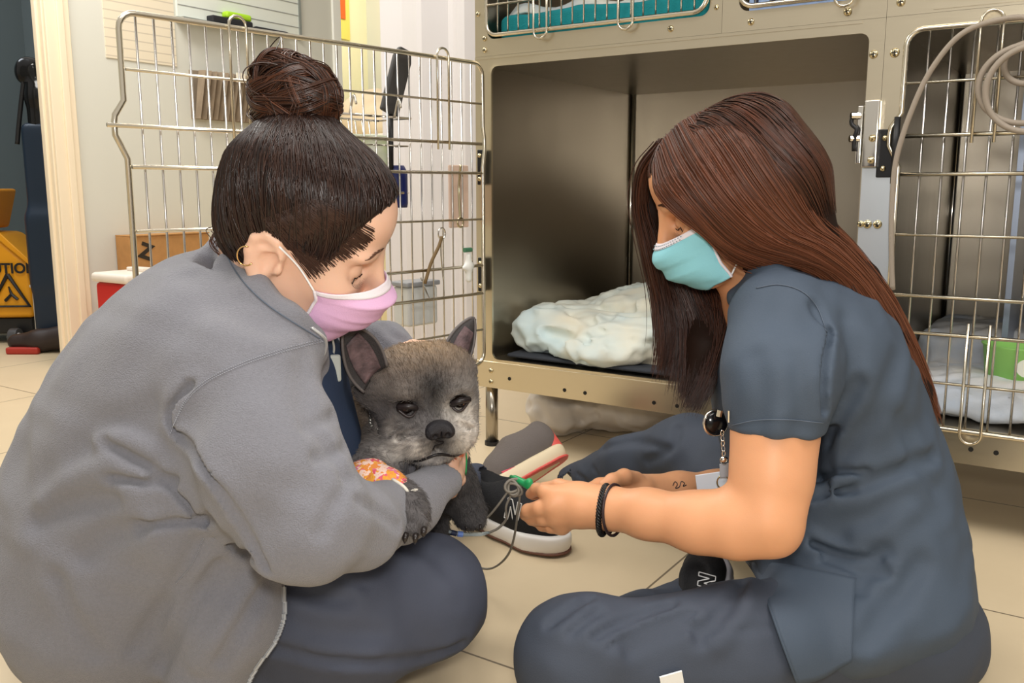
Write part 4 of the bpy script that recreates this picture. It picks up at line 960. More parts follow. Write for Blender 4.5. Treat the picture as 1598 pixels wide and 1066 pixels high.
# bare, wispy hairline strands over the temple
paths = []
for k in range(300):
    a = r_.uniform(0, 1); base = L1(.098-.052*a-.01*r_.uniform(), -.045-.032*a, .030-.070*a+r_.uniform(-.006, .012)); e = L1(.02-.05*a, -.080, .06-.05*a)
    h0, _ = sn1.near(base, .0008); P = []
    for t in np.linspace(0, 1, 8):
        q = h0*(1-t)+e*t; ha, _ = snh.near(q, .0014); hb, _ = sn1.near(q, .0012); P.append(hb if t < .35 else (ha*.6+hb*.4 if t < .5 else ha))
    paths.append(np.array(P))
hair_strands(paths, .00042, 3).build('hairline_strands', HM, hair1, smooth=True, cols=strand_cols(paths, 3, c_mid*.8, c_mid*1.3, 6))
# bun: coiled locks
bun = bpy.data.objects.new('bun', None); C.objects.link(bun); bun.parent = hair1
S = SDF(); S.ell(BC, (.041, .043, .040), k=.01); S.ell(BC+[-.022, 0, -.012], (.030, .034, .028), k=.015); S.ell(BC+[.022, -.005, -.004], (.030, .034, .030), k=.015); S.ell(BC+[-.018, 0, .022], (.026, .03, .022), k=.012)
S.cone(BC+[0, 0, -.025], BC+[.003, 0, -.05], .034, .036, .02)
bunm, UV_, UF_ = solid('bun_core', S, MATS['hair_dark'], bun, h=.003, fn=field_fn([], .003, 70, 8)); snb = Snap(UV_, UF_)
paths = []
for k in range(64):
    ax = r_.normal(size=3); ax /= np.linalg.norm(ax)
    if k < 26: ax = np.array([r_.normal()*.35, r_.normal()*.35, 1.]); ax /= np.linalg.norm(ax)
    e1 = np.cross(ax, [1, .2, .1]); e1 /= np.linalg.norm(e1); e2 = np.cross(ax, e1); a0 = r_.uniform(0, 6.28); sp_ = r_.uniform(1.5, 2.8); off = r_.uniform(-.026, .026); wv = r_.uniform(-.005, .005); cp = []
    for t in np.linspace(0, 1, 20):
        a = a0+sp_*t; q = BC+ax*(off+wv*math.sin(5*t))+.05*(math.cos(a)*e1+math.sin(a)*e2); h, nn = snb.near(q, -.002+.0065*math.sin(PI*t)); cp.append(h)
    cp = np.array(cp); T_ = np.gradient(cp, axis=0); T_ /= np.linalg.norm(T_, axis=1)[:, None]; Nn = cp-BC; Nn /= np.linalg.norm(Nn, axis=1)[:, None]; Bn = np.cross(T_, Nn)
    for j in range(34):
        o1, o2 = r_.normal()*.0036, r_.normal()*.0008; tw = r_.uniform(-.6, .6); tt = np.linspace(0, 1, 20)[:, None]; w_ = .55+.45*np.sin(PI*tt)
        paths.append(cp+Bn*(o1*np.cos(tw*tt)*w_)+Nn*(o2+.001*np.sin(tw*tt*3)))
for k in range(7):   # flyaways
    d = r_.normal(size=3); d /= np.linalg.norm(d); q = BC+d*.048; e = np.cross(d, r_.normal(size=3)); e /= np.linalg.norm(e); P = [q+e*.030*math.sin(t*3)*1.0+d*(.010*math.sin(t*PI))+np.cross(d, e)*.022*(1-math.cos(t*3)) for t in np.linspace(0, 1, 12)]; paths.append(np.array(P))
hair_strands(paths, .00075, 3, taper=False).build('bun_locks', HM, bun, smooth=True, cols=strand_cols(paths, 3, c_dark, c_warm*.8, 9))
# curls at the nape
paths = []
for k in range(90):
    a = r_.uniform(0, 1); q = W(356+12*r_.normal(), 360+8*r_.normal(), 1.09); d = np.array([.1*r_.normal(), .3*r_.uniform(-1, 1), -.9]); d /= np.linalg.norm(d); e = R1@np.array([1, 0, 0.]); ph = r_.uniform(0, 6)
    P = [q+d*.024*t+e*.007*math.sin(ph+t*5)+np.cross(d, e)*.006*math.cos(ph+t*5) for t in np.linspace(0, 1, 12)]; paths.append(np.array(P))
hair_strands(paths, .0007, 3).build('nape_curls', HM, hair1, smooth=True, cols=strand_cols(paths, 3, c_mid, c_warm, 12))
# eyelashes, eyebrow
browm = mat('brow_brown', (96, 66, 50), .6)
def lashes(L, s, snap, parent, m, sides=(-1, 1)):
    for q in sides:
        mb = MB()
        for k in range(13):
            a = -1+2*k/12; b = np.array(L(.0925-.007*a*a, q*(.031+.0130*a), -.0335-.0025*(1-a*a))); h, n = snap.near(b, .0)
            tip = h+(L(.0058, q*(.0005+.003*a), -.0030)-L(0, 0, 0)); mb.tube([h, h*.5+tip*.5+(L(.0, 0, -.0012)-L(0, 0, 0)), tip], [.0003, .00022, .0001], 3)
        mb.build('eyelashes', m, parent)
        mb = MB(); lid = [snap.near(L(.088, q*(.031+.0135*a), -.033-.002*(1-a*a)), .0005)[0] for a in np.linspace(-1, 1, 12)]; mb.tube(lid, .0008, 4); 
        mb.build('lid_line', m, parent, smooth=True)
        mb = MB()
        for k in range(90):
            a = r_.uniform(-1, 1); zz = .002+.004*(1-(a*.8+.2)**2)+r_.uniform(-.0016, .0016); b = L(.10, q*(.031+.021*a), zz+.001); h, n = snap.near(b, .0006); d = L(-.001, q*.006, .0015-.002*(a > 0.3))-L(0, 0, 0); h2, n2 = snap.near(h+d, .0006); mb.tube([h, h2], [.00035, .0002], 3)
        mb.build('eyebrow', browm, parent)
lashm = mat('lash_dark', (40, 28, 24), .5); browm = mat('brow_brown', (92, 62, 48), .6)
lashes(L1, HS, sn1, body1, lashm)
# ear jewellery
e0 = L1(-.034, -.082, -.036); MB().tube([e0+R1@np.array([.010*math.cos(t), -.003, .012*math.sin(t)-.003]) for t in np.linspace(1.6, 5.8, 18)], .0009, 6).build('hoop_earring', mat('gold', (228, 190, 130), .2, 1.), pw, smooth=True)
h, n = sn1.near(L1(-.013, -.09, -.067), .001); S = SDF(); S.ell(h, (.0022,)*3); solid('stud_earring', S, chrome, pw, h=.0006)
# lilac mask
maskm = mat('mask_lilac', (232, 186, 224), .7, bump=.15, bscale=700); maskw = mat('mask_white', (240, 232, 238), .7, bump=.2, bscale=700); loopm = mat('ear_loop', (244, 244, 244), .6)
def face_mask(L, s, parent, label_m, top, bot, near, earp, pleats=3, out=.002, sr=(-.016, .030)):
    mk = bpy.data.objects.new('face_mask', None); C.objects.link(mk); mk.parent = parent
    G = mask_surface(L, s, pleats, out, top=top, bot=bot, sr=sr)
    for i in range(G.shape[0]):
        for j in range(G.shape[1]):
            hh, nn = parent_snap.near(G[i, j]); dd_ = (G[i, j]-hh)@nn
            if dd_ < .0025 and np.linalg.norm(G[i, j]-hh) < .03: G[i, j] = hh+nn*.0025
    G = relax(G, 2); MB().grid(G, -.0016).build('pleated_sheet', label_m, mk, smooth=True)
    Gt = G[:, :5]+(G[:, :1]-G[:, 1:2])*.35; nrm = np.cross(np.gradient(Gt, axis=0), np.gradient(Gt, axis=1)); nrm /= np.linalg.norm(nrm, axis=2)[..., None]
    cc = np.array(L(.02, 0, -.08)); sg = np.sign(((Gt-cc)*nrm).sum(2)).mean(); MB().grid(Gt+nrm*sg*.0012, -.001*1).build('top_band', maskw, mk, smooth=True)
    for q in (0, -1): 
        e = G[q]; MB().tube(e, .0022, 6).build('side_binding', maskw, mk, smooth=True)
    for q, sgn in ((0, -1), (-1, 1)):
        for cpt, ept in ((G[q][1], earp[0]), (G[q][-2], earp[1])):
            E_ = np.array(L(ept[0], sgn*abs(ept[1]), ept[2])); mid = (cpt+E_)/2; hh, nn = parent_snap.near(mid, .0025); MB().tube(spline([cpt, hh, E_], 14), .0013, 6).build('ear_strap', loopm, mk, smooth=True)
    return mk, G
parent_snap = sn1
mk1, G1 = face_mask(L1, HS, pw, maskm, -.038, -.130, -1, [(-.002, .083, -.012), (-.012, .078, -.070)])
# ------------------------------------------------------------------ the woman with the long brown hair
pr = thing('person', 'person with long brown hair, blue mask and slate scrubs, sitting by the right cage', 'person', (W(1380, 960, 1.25)[0], 1.25, 0))
HS2 = .96; O2 = W(1127, 290, 1.31); R2 = head_frame(-1, .0, .36, .02)
S = SDF(); L2 = head_sdf(S, O2, R2, HS2)
S.chain([L2(-.030, 0, -.055), W(1180, 425, 1.33), W(1215, 480, 1.34)], [.054, .048, .066], .03); S.chain([W(1215, 490, 1.34), W(1280, 600, 1.34)], [.075, .10], .04)
S.chain([W(1240, 520, 1.30), W(1215, 560, 1.16), W(1209, 680, 1.115), W(1204, 745, 1.10), W(1196, 808, 1.085)], [.06, .054, .0495, .047, .0425], .025)
S.chain([W(1196, 808, 1.085), W(1150, 817, 1.10), W(1090, 815, 1.125), W(1010, 802, 1.16), W(950, 793, 1.19)], [.042, .042, .0375, .031, .0265], .02)
S.ell(W(1212, 836, 1.085), (.018, .02, .018), k=.03)
# near hand, pinching the line
S.cone(W(950, 793, 1.19), W(912, 790, 1.20), .0265, .029, .02); S.ell(W(893, 788, 1.205), (.038, .022, .030), k=.02)
for q in ((866, 773, 1.20), (860, 791, 1.195), (866, 808, 1.20), (876, 822, 1.21)): S.ell(W(*q), (.0125,)*3, k=.014)
S.ell(W(893, 786, 1.205), (.034, .02, .027), k=.01)
fingers(S, [([(868, 772, 1.20), (850, 767, 1.205), (838, 764, 1.225), (828, 771, 1.24)], [.0115, .0105, .0095, .0078]),
            ([(862, 791, 1.195), (842, 793, 1.20), (824, 797, 1.215), (819, 804, 1.23)], [.0118, .0108, .0098, .008]),
            ([(868, 808, 1.20), (848, 809, 1.205), (830, 810, 1.225), (836, 814, 1.245)], [.0115, .0105, .0092, .008]),
            ([(878, 822, 1.21), (860, 822, 1.215), (846, 820, 1.23), (852, 818, 1.25)], [.0105, .0095, .0085, .0075]),
            ([(900, 766, 1.215), (872, 760, 1.235), (850, 764, 1.25), (832, 772, 1.255)], [.0130, .0118, .0105, .0085])], k=.0035)
# far arm and hand
S.chain([W(1250, 540, 1.42), W(1215, 640, 1.46), W(1185, 762, 1.47)], [.055, .046, .040], .03)
S.chain([W(1185, 762, 1.47), W(1120, 768, 1.45), W(1060, 767, 1.43), W(1005, 763, 1.40)], [.038, .034, .0295, .024], .02)
S.ell(W(980, 765, 1.38), (.036, .020, .027), k=.02)
fingers(S, [([(962, 752, 1.37), (935, 757, 1.35), (915, 765, 1.33), (902, 772, 1.31)], [.012, .0105, .0095, .008]),
            ([(958, 764, 1.36), (930, 770, 1.34), (910, 778, 1.32), (898, 784, 1.305)], [.012, .0105, .0095, .008]),
            ([(960, 776, 1.36), (934, 782, 1.34), (914, 788, 1.32), (904, 792, 1.31)], [.0115, .010, .009, .008]),
            ([(966, 786, 1.37), (946, 792, 1.35), (930, 796, 1.335), (922, 798, 1.325)], [.0105, .0095, .0085, .0075]),
            ([(992, 748, 1.38), (974, 744, 1.355), (955, 750, 1.335), (942, 757, 1.325)], [.013, .012, .0105, .0085])])
body2, B2V, B2F = solid('body', S, SKIN2, pr, h=.0026, smooth=2); sn2 = Snap(B2V, B2F)
# scrub top
T2 = SDF()
T2.ell(W(1252, 522, 1.31), (.098, .165, .096), k=.05); T2.ell(W(1288, 578, 1.32), (.104, .18, .11), k=.06); T2.ell(W(1322, 690, 1.31), (.118, .16, .13), k=.06); T2.ell(W(1352, 800, 1.28), (.122, .165, .13), k=.06)
T2.ell(W(1372, 900, 1.25), (.106, .19, .11), k=.06); T2.ell(W(1205, 620, 1.33), (.085, .14, .10), k=.06); T2.ell(W(1240, 770, 1.31), (.11, .14, .12), k=.06)
T2.ell(W(1300, 960, 1.15), (.10, .12, .07), k=.05)
T2.chain([W(1216, 500, 1.20), W(1214, 590, 1.135), W(1211, 668, 1.115)], [.067, .062, .0585], .04)
T2.chain([W(1240, 520, 1.44), W(1200, 600, 1.48), W(1180, 660, 1.48)], [.065, .060, .056], .04)
T2.chain([W(1150, 462, 1.27), W(1200, 425, 1.24), W(1262, 425, 1.27)], [.012, .013, .015], .03)
A_ = W(1211, 732, 1.10); Rs = frame(np.array([1, 0, .0]), np.array([.0, .10, 1.])); T2.box(A_, (.10, .13, .046), Rs, .003, .004, -1)
T2.ell(L2(.02, 0, -.10), (.07, .06, .055), R2, .01, -1)
cr = []
for pts, w, dp in [([(1290, 520), (1280, 580), (1282, 640)], .007, .012), ([(1270, 480), (1288, 530), (1280, 600)], .010, .007), ([(1270, 770), (1330, 762), (1400, 735), (1455, 712)], .012, .008), ([(1265, 755), (1310, 738), (1350, 735)], .008, .008), ([(1265, 775), (1300, 768), (1330, 765)], .006, .007),
                   ([(1270, 850), (1320, 868), (1370, 870)], .008, .010), ([(1290, 875), (1340, 890), (1380, 895)], .010, .007), ([(1400, 560), (1360, 650), (1300, 730)], .018, .005), ([(1340, 600), (1310, 650), (1295, 690)], .012, .006), ([(1440, 880), (1400, 930), (1350, 1000)], .016, .006),
                   ([(1380, 860), (1350, 900), (1340, 920)], .012, .006), ([(1420, 800), (1380, 830), (1340, 840)], .016, -.005), ([(1270, 830), (1300, 850), (1380, 872)], .006, -.005), ([(1180, 560), (1190, 620), (1185, 670)], .016, .003), ([(1240, 560), (1250, 620), (1245, 670)], .014, .003),
                   ([(1320, 500), (1330, 560), (1325, 620)], .016, .004), ([(1400, 650), (1430, 720), (1460, 760)], .014, .004), ([(1220, 880), (1260, 940), (1310, 1000)], .012, .006)]:
    cr.append(crease(T2, pts, w, dp))
top2, V2, F2 = solid('scrub_top', T2, scrub2, pr, h=.0038, fn=field_fn(cr, .0014, 60, 31, gain=1.7, ridge=.0045, rsc=22, wk=.95, cuts=[(W(1211, 681, 1.11), np.array([.0, .10, -1.])/1.005, .072)]), smooth=2); snT = Snap(V2, F2)
dashes(snT, [(1143, 664), (1180, 656), (1230, 655), (1284, 660)], stitch2, 'sleeve_hem', top2, r=.0006, n=60, dash=False)
dashes(snT, [(1180, 450), (1215, 445), (1250, 455), (1275, 480), (1290, 520)], stitch2, 'shoulder_seam', top2, r=.0006, n=60, dash=False)
# trousers
P2_ = SDF()
P2_.chain([W(1400, 965, 1.17), W(1150, 1015, 1.09), W(899, 1027, 1.075)], [.095, .075, .0735], .04)
P2_.chain([W(899, 1027, 1.075), W(1000, 985, 1.25), W(1085, 935, 1.40)], [.066, .048, .040], .04); P2_.ell(W(1390, 955, 1.25), (.105, .18, .10), k=.05)
P2_.chain([W(1330, 900, 1.40), W(1200, 800, 1.52), W(1075, 700, 1.72)], [.095, .080, .062], .04); P2_.chain([W(1075, 700, 1.72), W(985, 722, 1.82), W(893, 752, 1.95)], [.062, .052, .036], .04)
P2_.box((0, 1.3, -.05), (2.5, 2.5, .05), op=-1, k=.006); P2_.cone(W(900, 751, 1.93), W(862, 762, 2.0), .028, .03, .004, -1)
cr = []
for pts, w, dp in [([(860, 975), (900, 945), (920, 935)], .008, .008), ([(890, 990), (915, 970), (935, 955)], .007, .006), ([(930, 995), (990, 965), (1050, 945)], .008, .008), ([(950, 1010), (1010, 980), (1080, 960)], .008, .006), ([(980, 1015), (1030, 990), (1090, 975)], .010, .006), ([(1090, 1000), (1130, 950), (1160, 910)], .010, .008),
                   ([(1120, 1010), (1160, 960), (1175, 900)], .010, -.005), ([(1080, 985), (1150, 985), (1210, 975)], .006, .004), ([(940, 700), (990, 690), (1040, 700)], .010, .006), ([(1010, 720), (1050, 700), (1060, 670)], .010, .006), ([(900, 740), (915, 750), (920, 765)], .006, .006), ([(925, 730), (935, 745), (935, 765)], .006, .005)]:
    cr.append(crease(P2_, pts, w, dp))
o_, V3, F3 = solid('trousers', P2_, trous2, pr, h=.005, fn=field_fn(cr, .0012, 60, 41, gain=1.7, ridge=.0045, rsc=24, wk=.95), smooth=2); snP = Snap(V3, F3)
MB().box((-.014, -.001, -.012), (.014, .001, .012), basis(snP.ray(1048, 1064)[0]+np.array([0, -.002, .002]), (1, .1, .25), (0, 1, .3))).build('size_tag', mat('tag_white', (238, 240, 240), .6), pr)
# hem panel of the scrub top falling over the thigh
VV = np.vstack([V2, V3]); FF = np.vstack([F2, F3+len(V2)]); snTP = Snap(VV, FF)
G = relax(patch(snTP, [(1168, 872), (1330, 905), (1328, 1030), (1238, 1062)], 22, 22, .010, fold=lambda a, b: .006*math.sin(a*5)*b), 14)
MB().grid(G, .003).build('hem_panel', scrub2, top2, smooth=True)
MB().tube(G[1:-1, -2]+np.array([0, -.0012, .0008]), .0008, 5).build('panel_stitching', stitch2, top2)
MB().tube(G[0]+np.array([0, -.001, 0]), .0022, 6).build('panel_edge', scrub2, top2, smooth=True)
# shoes
coral = mat('shoe_coral', (226, 92, 84), .5, bump=.2, bscale=400); sole_c = mat('midsole_cream', (236, 218, 184), .55); sole_b = mat('outsole_black', (34, 30, 28), .6); greyk = mat('shoe_knit_grey', (112, 104, 100), .8, bump=.4, bscale=500)
hh = W(872, 745, 1.98); tt = W(785, 795, 1.93); hh = W(880, 718, 1.99); tt = W(768, 786, 1.95)
sh2, LS2, RS2 = shoe(pr, hh, tt, (-.45, .45, .70), mats=(greyk, sole_c, coral))
q = SDF(); 
for x in (.18, .34): pass
up2 = RS2[:, 2]; side2 = RS2[:, 1] if RS2[:, 1][2] < 0 else -RS2[:, 1]
q.chain([LS2(.62, 0, .045)+side2*.022, LS2(.84, 0, .042)+side2*.012], [.026, .026], .02); q.chain([LS2(.03, 0, .035), LS2(.02, 0, .075)], [.022, .018], .02)
solid('coral_overlay', q, coral, sh2, h=.003)
q = SDF(); q.chain([LS2(.30, 0, .050)+side2*.024, LS2(.55, 0, .046)+side2*.03], [.017, .018], .02); ssn = SHOE_SNAP[0]
for nm, cs, mm in (('toe_overlay', [(772, 752), (802, 744), (808, 764), (776, 772)], mat('shoe_pink', (230, 90, 110), .5)), ('side_overlay', [(790, 738), (842, 722), (846, 734), (800, 748)], black_knit), ('lace_stripe', [(782, 736), (806, 727), (808, 731), (786, 741)], mat('shoe_pink', (230, 90, 110), .5))):
    MB().grid(patch(ssn, cs, 10, 6, .0015), .001).build(nm, mm, sh2, smooth=True)
solid('orange_overlay', q, mat('shoe_orange', (214, 74, 40), .5), sh2, h=.003)
h3 = W(1104, 938, 1.43); t3 = W(1108, 880, 1.55); h3 = W(1100, 955, 1.42); h3[2] = .02; t3 = W(1112, 895, 1.52); t3[2] = max(t3[2], .05)
sh3, LS3, RS3 = shoe(pr, W(1108, 985, 1.30), W(1114, 884, 1.43), (-.45, -.55, .5), mats=(black_knit, mat('midsole_pale', (206, 204, 210), .5), whitef), k=.70)
Mn = basis(W(1107, 913, 1.375), (.35, .0, 1.), (-1, 0, .3)); 
h, n = SHOE_SNAP[0].ray(1103, 907, .0015)
if h is None: h = W(1104, 912, 1.33)
outline_letter('side_letter', 'N', .026, basis(h+np.array([0, -.005, .002]), np.array([.12, .2, 1.]), np.array([-1, .1, .12])), white_line, sh3, r=.0009)
# wristband and thin band
bt = thing('braided_bracelet', 'black braided leather bracelet on the wrist holding the line', 'bracelet', W(944, 795, 1.19))
def ring_pts(c, ax, r1, r2, tiltv, n=64):
    ax = ax/np.linalg.norm(ax); e1 = np.cross(ax, [0, 1, 0.]); e1 /= np.linalg.norm(e1); e2 = np.cross(ax, e1); return [c+e1*r1*math.cos(t)+e2*r2*math.sin(t)+ax*tiltv*math.sin(t+.5) for t in np.linspace(0, 2*PI, n, endpoint=False)]
axw = W(1010, 802, 1.16)-W(912, 790, 1.20)
c0 = np.array(ring_pts(W(943, 796, 1.192), axw, .0335, .031, .004)); leath = mat('leather_black', (20, 18, 18), .35)
mb = MB()
for ph in (0, 2.09, 4.19):
    n_ = 180; cc = np.array(ring_pts(W(943, 796, 1.192), axw, .0335, .031, .004, n_)); ctr = cc.mean(0); P = []
    for i in range(n_):
        rd = cc[i]-ctr; rd /= np.linalg.norm(rd); a = ph+i/n_*2*PI*16; P.append(cc[i]+rd*.0022*math.cos(a)+axw/np.linalg.norm(axw)*.0026*math.sin(a))
    mb.tube(P, .0021, 6, closed=True)
mb.build('braid', leath, bt, smooth=True); q = SDF(); q.ell(W(949, 829, 1.185), (.006, .004, .005)); solid('clasp', q, leath, bt, h=.001)
b2 = MB().tube(ring_pts(W(958, 796, 1.187), axw, .0350, .0325, -.004), .0022, 6, closed=True).build('leather_cord_bracelet', mat('leather_plum', (52, 38, 40), .4), smooth=True); tag(b2, 'thin dark brown cord bracelet behind the braided one', 'bracelet')
# wrist tattoo
tp = []
for u, v in spline([(1050, 758, 0), (1053, 752, 0), (1057, 756, 0), (1054, 762, 0), (1060, 760, 0), (1063, 752, 0), (1068, 754, 0), (1066, 759, 0), (1071, 757, 0)], 40)[:, :2]:
    h, n = sn2.ray(u, v, .0003, skip=.9)
    if h is not None: tp.append(h)
MB().tube(tp, .0008, 4).build('wrist_tattoo', mat('tattoo_ink', (50, 44, 48), .6), body2)
# badge reel with card
bd = thing('badge_reel', 'black round badge reel with chrome rim clipped at the scrub top front', 'badge reel', W(1118, 660, 1.25))
bc = W(1117, 660, 1.215); Mb_ = basis(bc, (1, .25, 0), (0, .1, 1)); mb = MB(); mb.lathe([(0, .008), (.014, .007), (.017, .003), (.017, -.003), (0, -.003)], n=28, M=Mb_).build('reel_body', MATS['gloss_black'], bd, smooth=True)
MB().tube([bc+Mb_[:3, 0]*.0175*math.cos(t)+Mb_[:3, 1]*.0175*math.sin(t) for t in np.linspace(0, 6.283, 36, endpoint=False)], .002, 6, closed=True).build('chrome_rim', chrome, bd, smooth=True)
MB().tube([W(1122, 650, 1.20), W(1124, 640, 1.2)], .004, 8).build('clip', chrome, bd)
mb = MB()
for k in range(6):
    c = W(1127+.6*k, 676+8*k, 1.20); mb.tube([c+np.array([.0022*math.cos(t), .0022*math.sin(t)*(k % 2), .0042*math.sin(t)]) for t in np.linspace(0, 6.283, 10, endpoint=False)], .0008, 5, closed=True)
mb.build('link_chain', chrome, bd, smooth=True); q = SDF(); q.ell(W(1130, 718, 1.20), (.006, .005, .006)); solid('chrome_bead', q, chrome, bd, h=.001)
card = thing('id_badge', 'white plastic identity card hanging from the badge reel', 'badge', W(1115, 752, 1.2))
MB().box((-.030, -.0008, -.016), (.034, .0008, .016), basis(W(1120, 753, 1.225), (1, -.05, .17), (0, 1, .1))).build('card', mat('card_white', (222, 232, 244), .3), card, bevel=.002)
MB().tube([W(1128, 752, 1.215)+np.array([.008*math.cos(t), 0, .0095*math.sin(t)]) for t in np.linspace(0, 6.283, 20, endpoint=False)], .0011, 6, closed=True).build('key_ring', screwm, card, smooth=True)
MB().box((-.007, -.001, -.010), (.007, .001, .010), basis(W(1131, 734, 1.21), (1, 0, .1), (0, 1, 0))).build('strap_tab', mat('tab_clear', (170, 174, 180), .3), card, bevel=.001)
pn = thing('pen', 'slim silver pen clipped at the sleeve hem', 'pen', W(1143, 650, 1.12)); pp = [snT.ray(1141, v, .003)[0] for v in (640, 648, 658)]
MB().tube([p for p in pp if p is not None], .0016, 6).build('pen_clip', chrome, pn)

# ---- hair
lashes(L2, HS2, sn2, body2, lashm, sides=(1,))
hair2 = bpy.data.objects.new('hair', None); C.objects.link(hair2); hair2.parent = pr
S = SDF()
S.ell(L2(-.016, 0, .012), np.array([.104, .080, .098])*HS2, R2, .01); S.ell(L2(.034, 0, .034), np.array([.064, .064, .058])*HS2, R2, .03)
S.ell(L2(-.040, 0, -.050), np.array([.066, .074, .075])*HS2, R2, .03)
S.chain([W(1180, 215, 1.31), W(1205, 290, 1.31), W(1230, 370, 1.31), W(1290, 420, 1.30)], [.058, .072, .058, .034], .04)
S.chain([W(1275, 400, 1.26), W(1340, 440, 1.28), W(1390, 530, 1.26), W(1430, 610, 1.25), W(1456, 660, 1.25)], [.034, .024, .018, .014, .007], .03)
S.chain([W(1150, 350, 1.25), W(1180, 400, 1.25), W(1230, 405, 1.25)], [.022, .022, .022], .04)
S.ell(L2(.132, .02, -.045), np.array([.078, .11, .100])*HS2, R2, .010, -1); S.ell(L2(.045, .085, -.100), np.array([.048, .055, .052])*HS2, R2, .012, -1)
S.chain([W(1016, 255, 1.38), W(1014, 330, 1.39), W(1036, 420, 1.40), W(1078, 480, 1.40), W(1086, 560, 1.39)], [.012, .016, .020, .028, .020], .03); S.chain([W(1120, 470, 1.40), W(1100, 540, 1.36), W(1075, 610, 1.34)], [.034, .026, .012], .03)
cap2, H2V, H2F = solid('hair_cap', S, mat('hair_brown', (34, 19, 12), .65, spec=.2), hair2, h=.0035); snC = Snap(H2V, H2F)
def guides_to_paths(guides, n, jit, seed, nseg=26, fall=0., deep=.012):
    """strands between neighbouring guide curves; each guide is a list of (u, v, D)"""
    r = np.random.default_rng(seed); Gs = [spline([W(*p) for p in g], nseg) for g in guides]; out = []
    for k in range(n):
        s = r.uniform(0, len(Gs)-1); i = min(int(s), len(Gs)-2); f = s-i; P = Gs[i]*(1-f)+Gs[i+1]*f
        o = r.normal(size=3)*jit; o[1] = abs(o[1])*1.0+r.uniform(0, deep); t = np.linspace(0, 1, nseg)[:, None]
        ln = r.uniform(.82, 1.0); P = spline(P[:max(4, int(nseg*ln))], nseg)
        wv = r.uniform(0, 6); P = P+o*(.35+.65*t)+np.array([1, 0, .4])*.0022*np.sin(t*7+wv)*t; out.append(P)
    return out
near_sheet = [  # from the face edge backwards
    [(1022, 262, 1.262), (1026, 300, 1.235), (1060, 335, 1.225), (1100, 362, 1.222), (1140, 400, 1.225), (1180, 418, 1.225), (1240, 418, 1.23), (1300, 430, 1.24)],
    [(1028, 240, 1.27), (1045, 290, 1.225), (1085, 335, 1.212), (1130, 380, 1.212), (1190, 408, 1.215), (1250, 412, 1.22), (1320, 450, 1.23), (1370, 530, 1.235)],
    [(1040, 215, 1.285), (1065, 270, 1.222), (1110, 330, 1.205), (1165, 378, 1.205), (1230, 398, 1.21), (1300, 425, 1.22), (1360, 500, 1.225), (1405, 590, 1.23)],
    [(1060, 195, 1.29), (1090, 250, 1.222), (1140, 320, 1.20), (1200, 372, 1.20), (1262, 395, 1.21), (1330, 440, 1.22), (1385, 530, 1.22), (1430, 630, 1.225)],
    [(1085, 180, 1.30), (1120, 230, 1.225), (1170, 305, 1.20), (1225, 362, 1.20), (1285, 392, 1.21), (1350, 450, 1.22), (1400, 545, 1.22), (1455, 670, 1.22)],
    [(1110, 170, 1.305), (1150, 215, 1.23), (1200, 290, 1.205), (1250, 355, 1.21), (1305, 392, 1.22), (1365, 460, 1.225), (1415, 560, 1.225), (1475, 705, 1.225)],
    [(1135, 165, 1.31), (1180, 210, 1.245), (1228, 280, 1.222), (1270, 350, 1.225), (1320, 392, 1.235), (1378, 462, 1.24), (1428, 560, 1.235), (1478, 700, 1.23)],
    [(1155, 166, 1.315), (1205, 208, 1.27), (1248, 272, 1.25), (1285, 345, 1.255), (1330, 392, 1.26), (1388, 468, 1.255), (1440, 575, 1.245), (1474, 680, 1.235)],
    [(1163, 169, 1.32), (1212, 210, 1.285), (1255, 273, 1.27), (1290, 345, 1.27), (1333, 393, 1.27), (1390, 470, 1.262), (1442, 580, 1.253), (1472, 675, 1.24)],
    [(1170, 172, 1.33), (1218, 212, 1.30), (1260, 275, 1.285), (1294, 345, 1.285), (1336, 395, 1.28), (1394, 475, 1.27), (1444, 590, 1.26), (1470, 670, 1.25)],
    [(1168, 174, 1.35), (1216, 214, 1.33), (1260, 278, 1.32), (1296, 350, 1.31), (1338, 400, 1.30), (1396, 480, 1.28), (1440, 590, 1.265), (1464, 660, 1.255)]]
far_sheet = [
    [(1030, 222, 1.32), (1002, 262, 1.33), (996, 320, 1.34), (1010, 390, 1.34), (1026, 460, 1.34), (1032, 530, 1.33), (1028, 605, 1.32)],
    [(1034, 222, 1.33), (1006, 270, 1.35), (1004, 330, 1.36), (1022, 400, 1.36), (1044, 470, 1.36), (1052, 530, 1.35), (1036, 600, 1.34)],
    [(1040, 225, 1.35), (1012, 280, 1.37), (1014, 340, 1.38), (1040, 420, 1.37), (1066, 490, 1.36), (1070, 560, 1.34), (1062, 640, 1.32)],
    [(1050, 225, 1.36), (1016, 290, 1.39), (1030, 360, 1.39), (1066, 440, 1.37), (1092, 510, 1.35), (1090, 580, 1.33), (1072, 660, 1.31)],
    [(1060, 225, 1.37), (1030, 300, 1.40), (1060, 390, 1.40), (1100, 460, 1.36), (1118, 520, 1.335), (1108, 590, 1.315), (1078, 655, 1.30)],
    [(1120, 400, 1.38), (1135, 440, 1.36), (1138, 480, 1.345), (1128, 540, 1.325), (1108, 600, 1.305), (1088, 650, 1.295)]]
c_d2 = np.array(lin((44, 24, 15))); c_r2 = np.array(lin((112, 64, 43))); c_t2 = np.array(lin((124, 74, 48)))
pa = guides_to_paths(near_sheet, 4600, .0035, 5); 
hair_strands(pa, .00095, 3).build('side_strands', HM, hair2, smooth=True, cols=strand_cols(pa, 3, c_d2, c_r2, 14, c_t2))
pb = guides_to_paths(far_sheet, 3600, .006, 6, deep=.03)
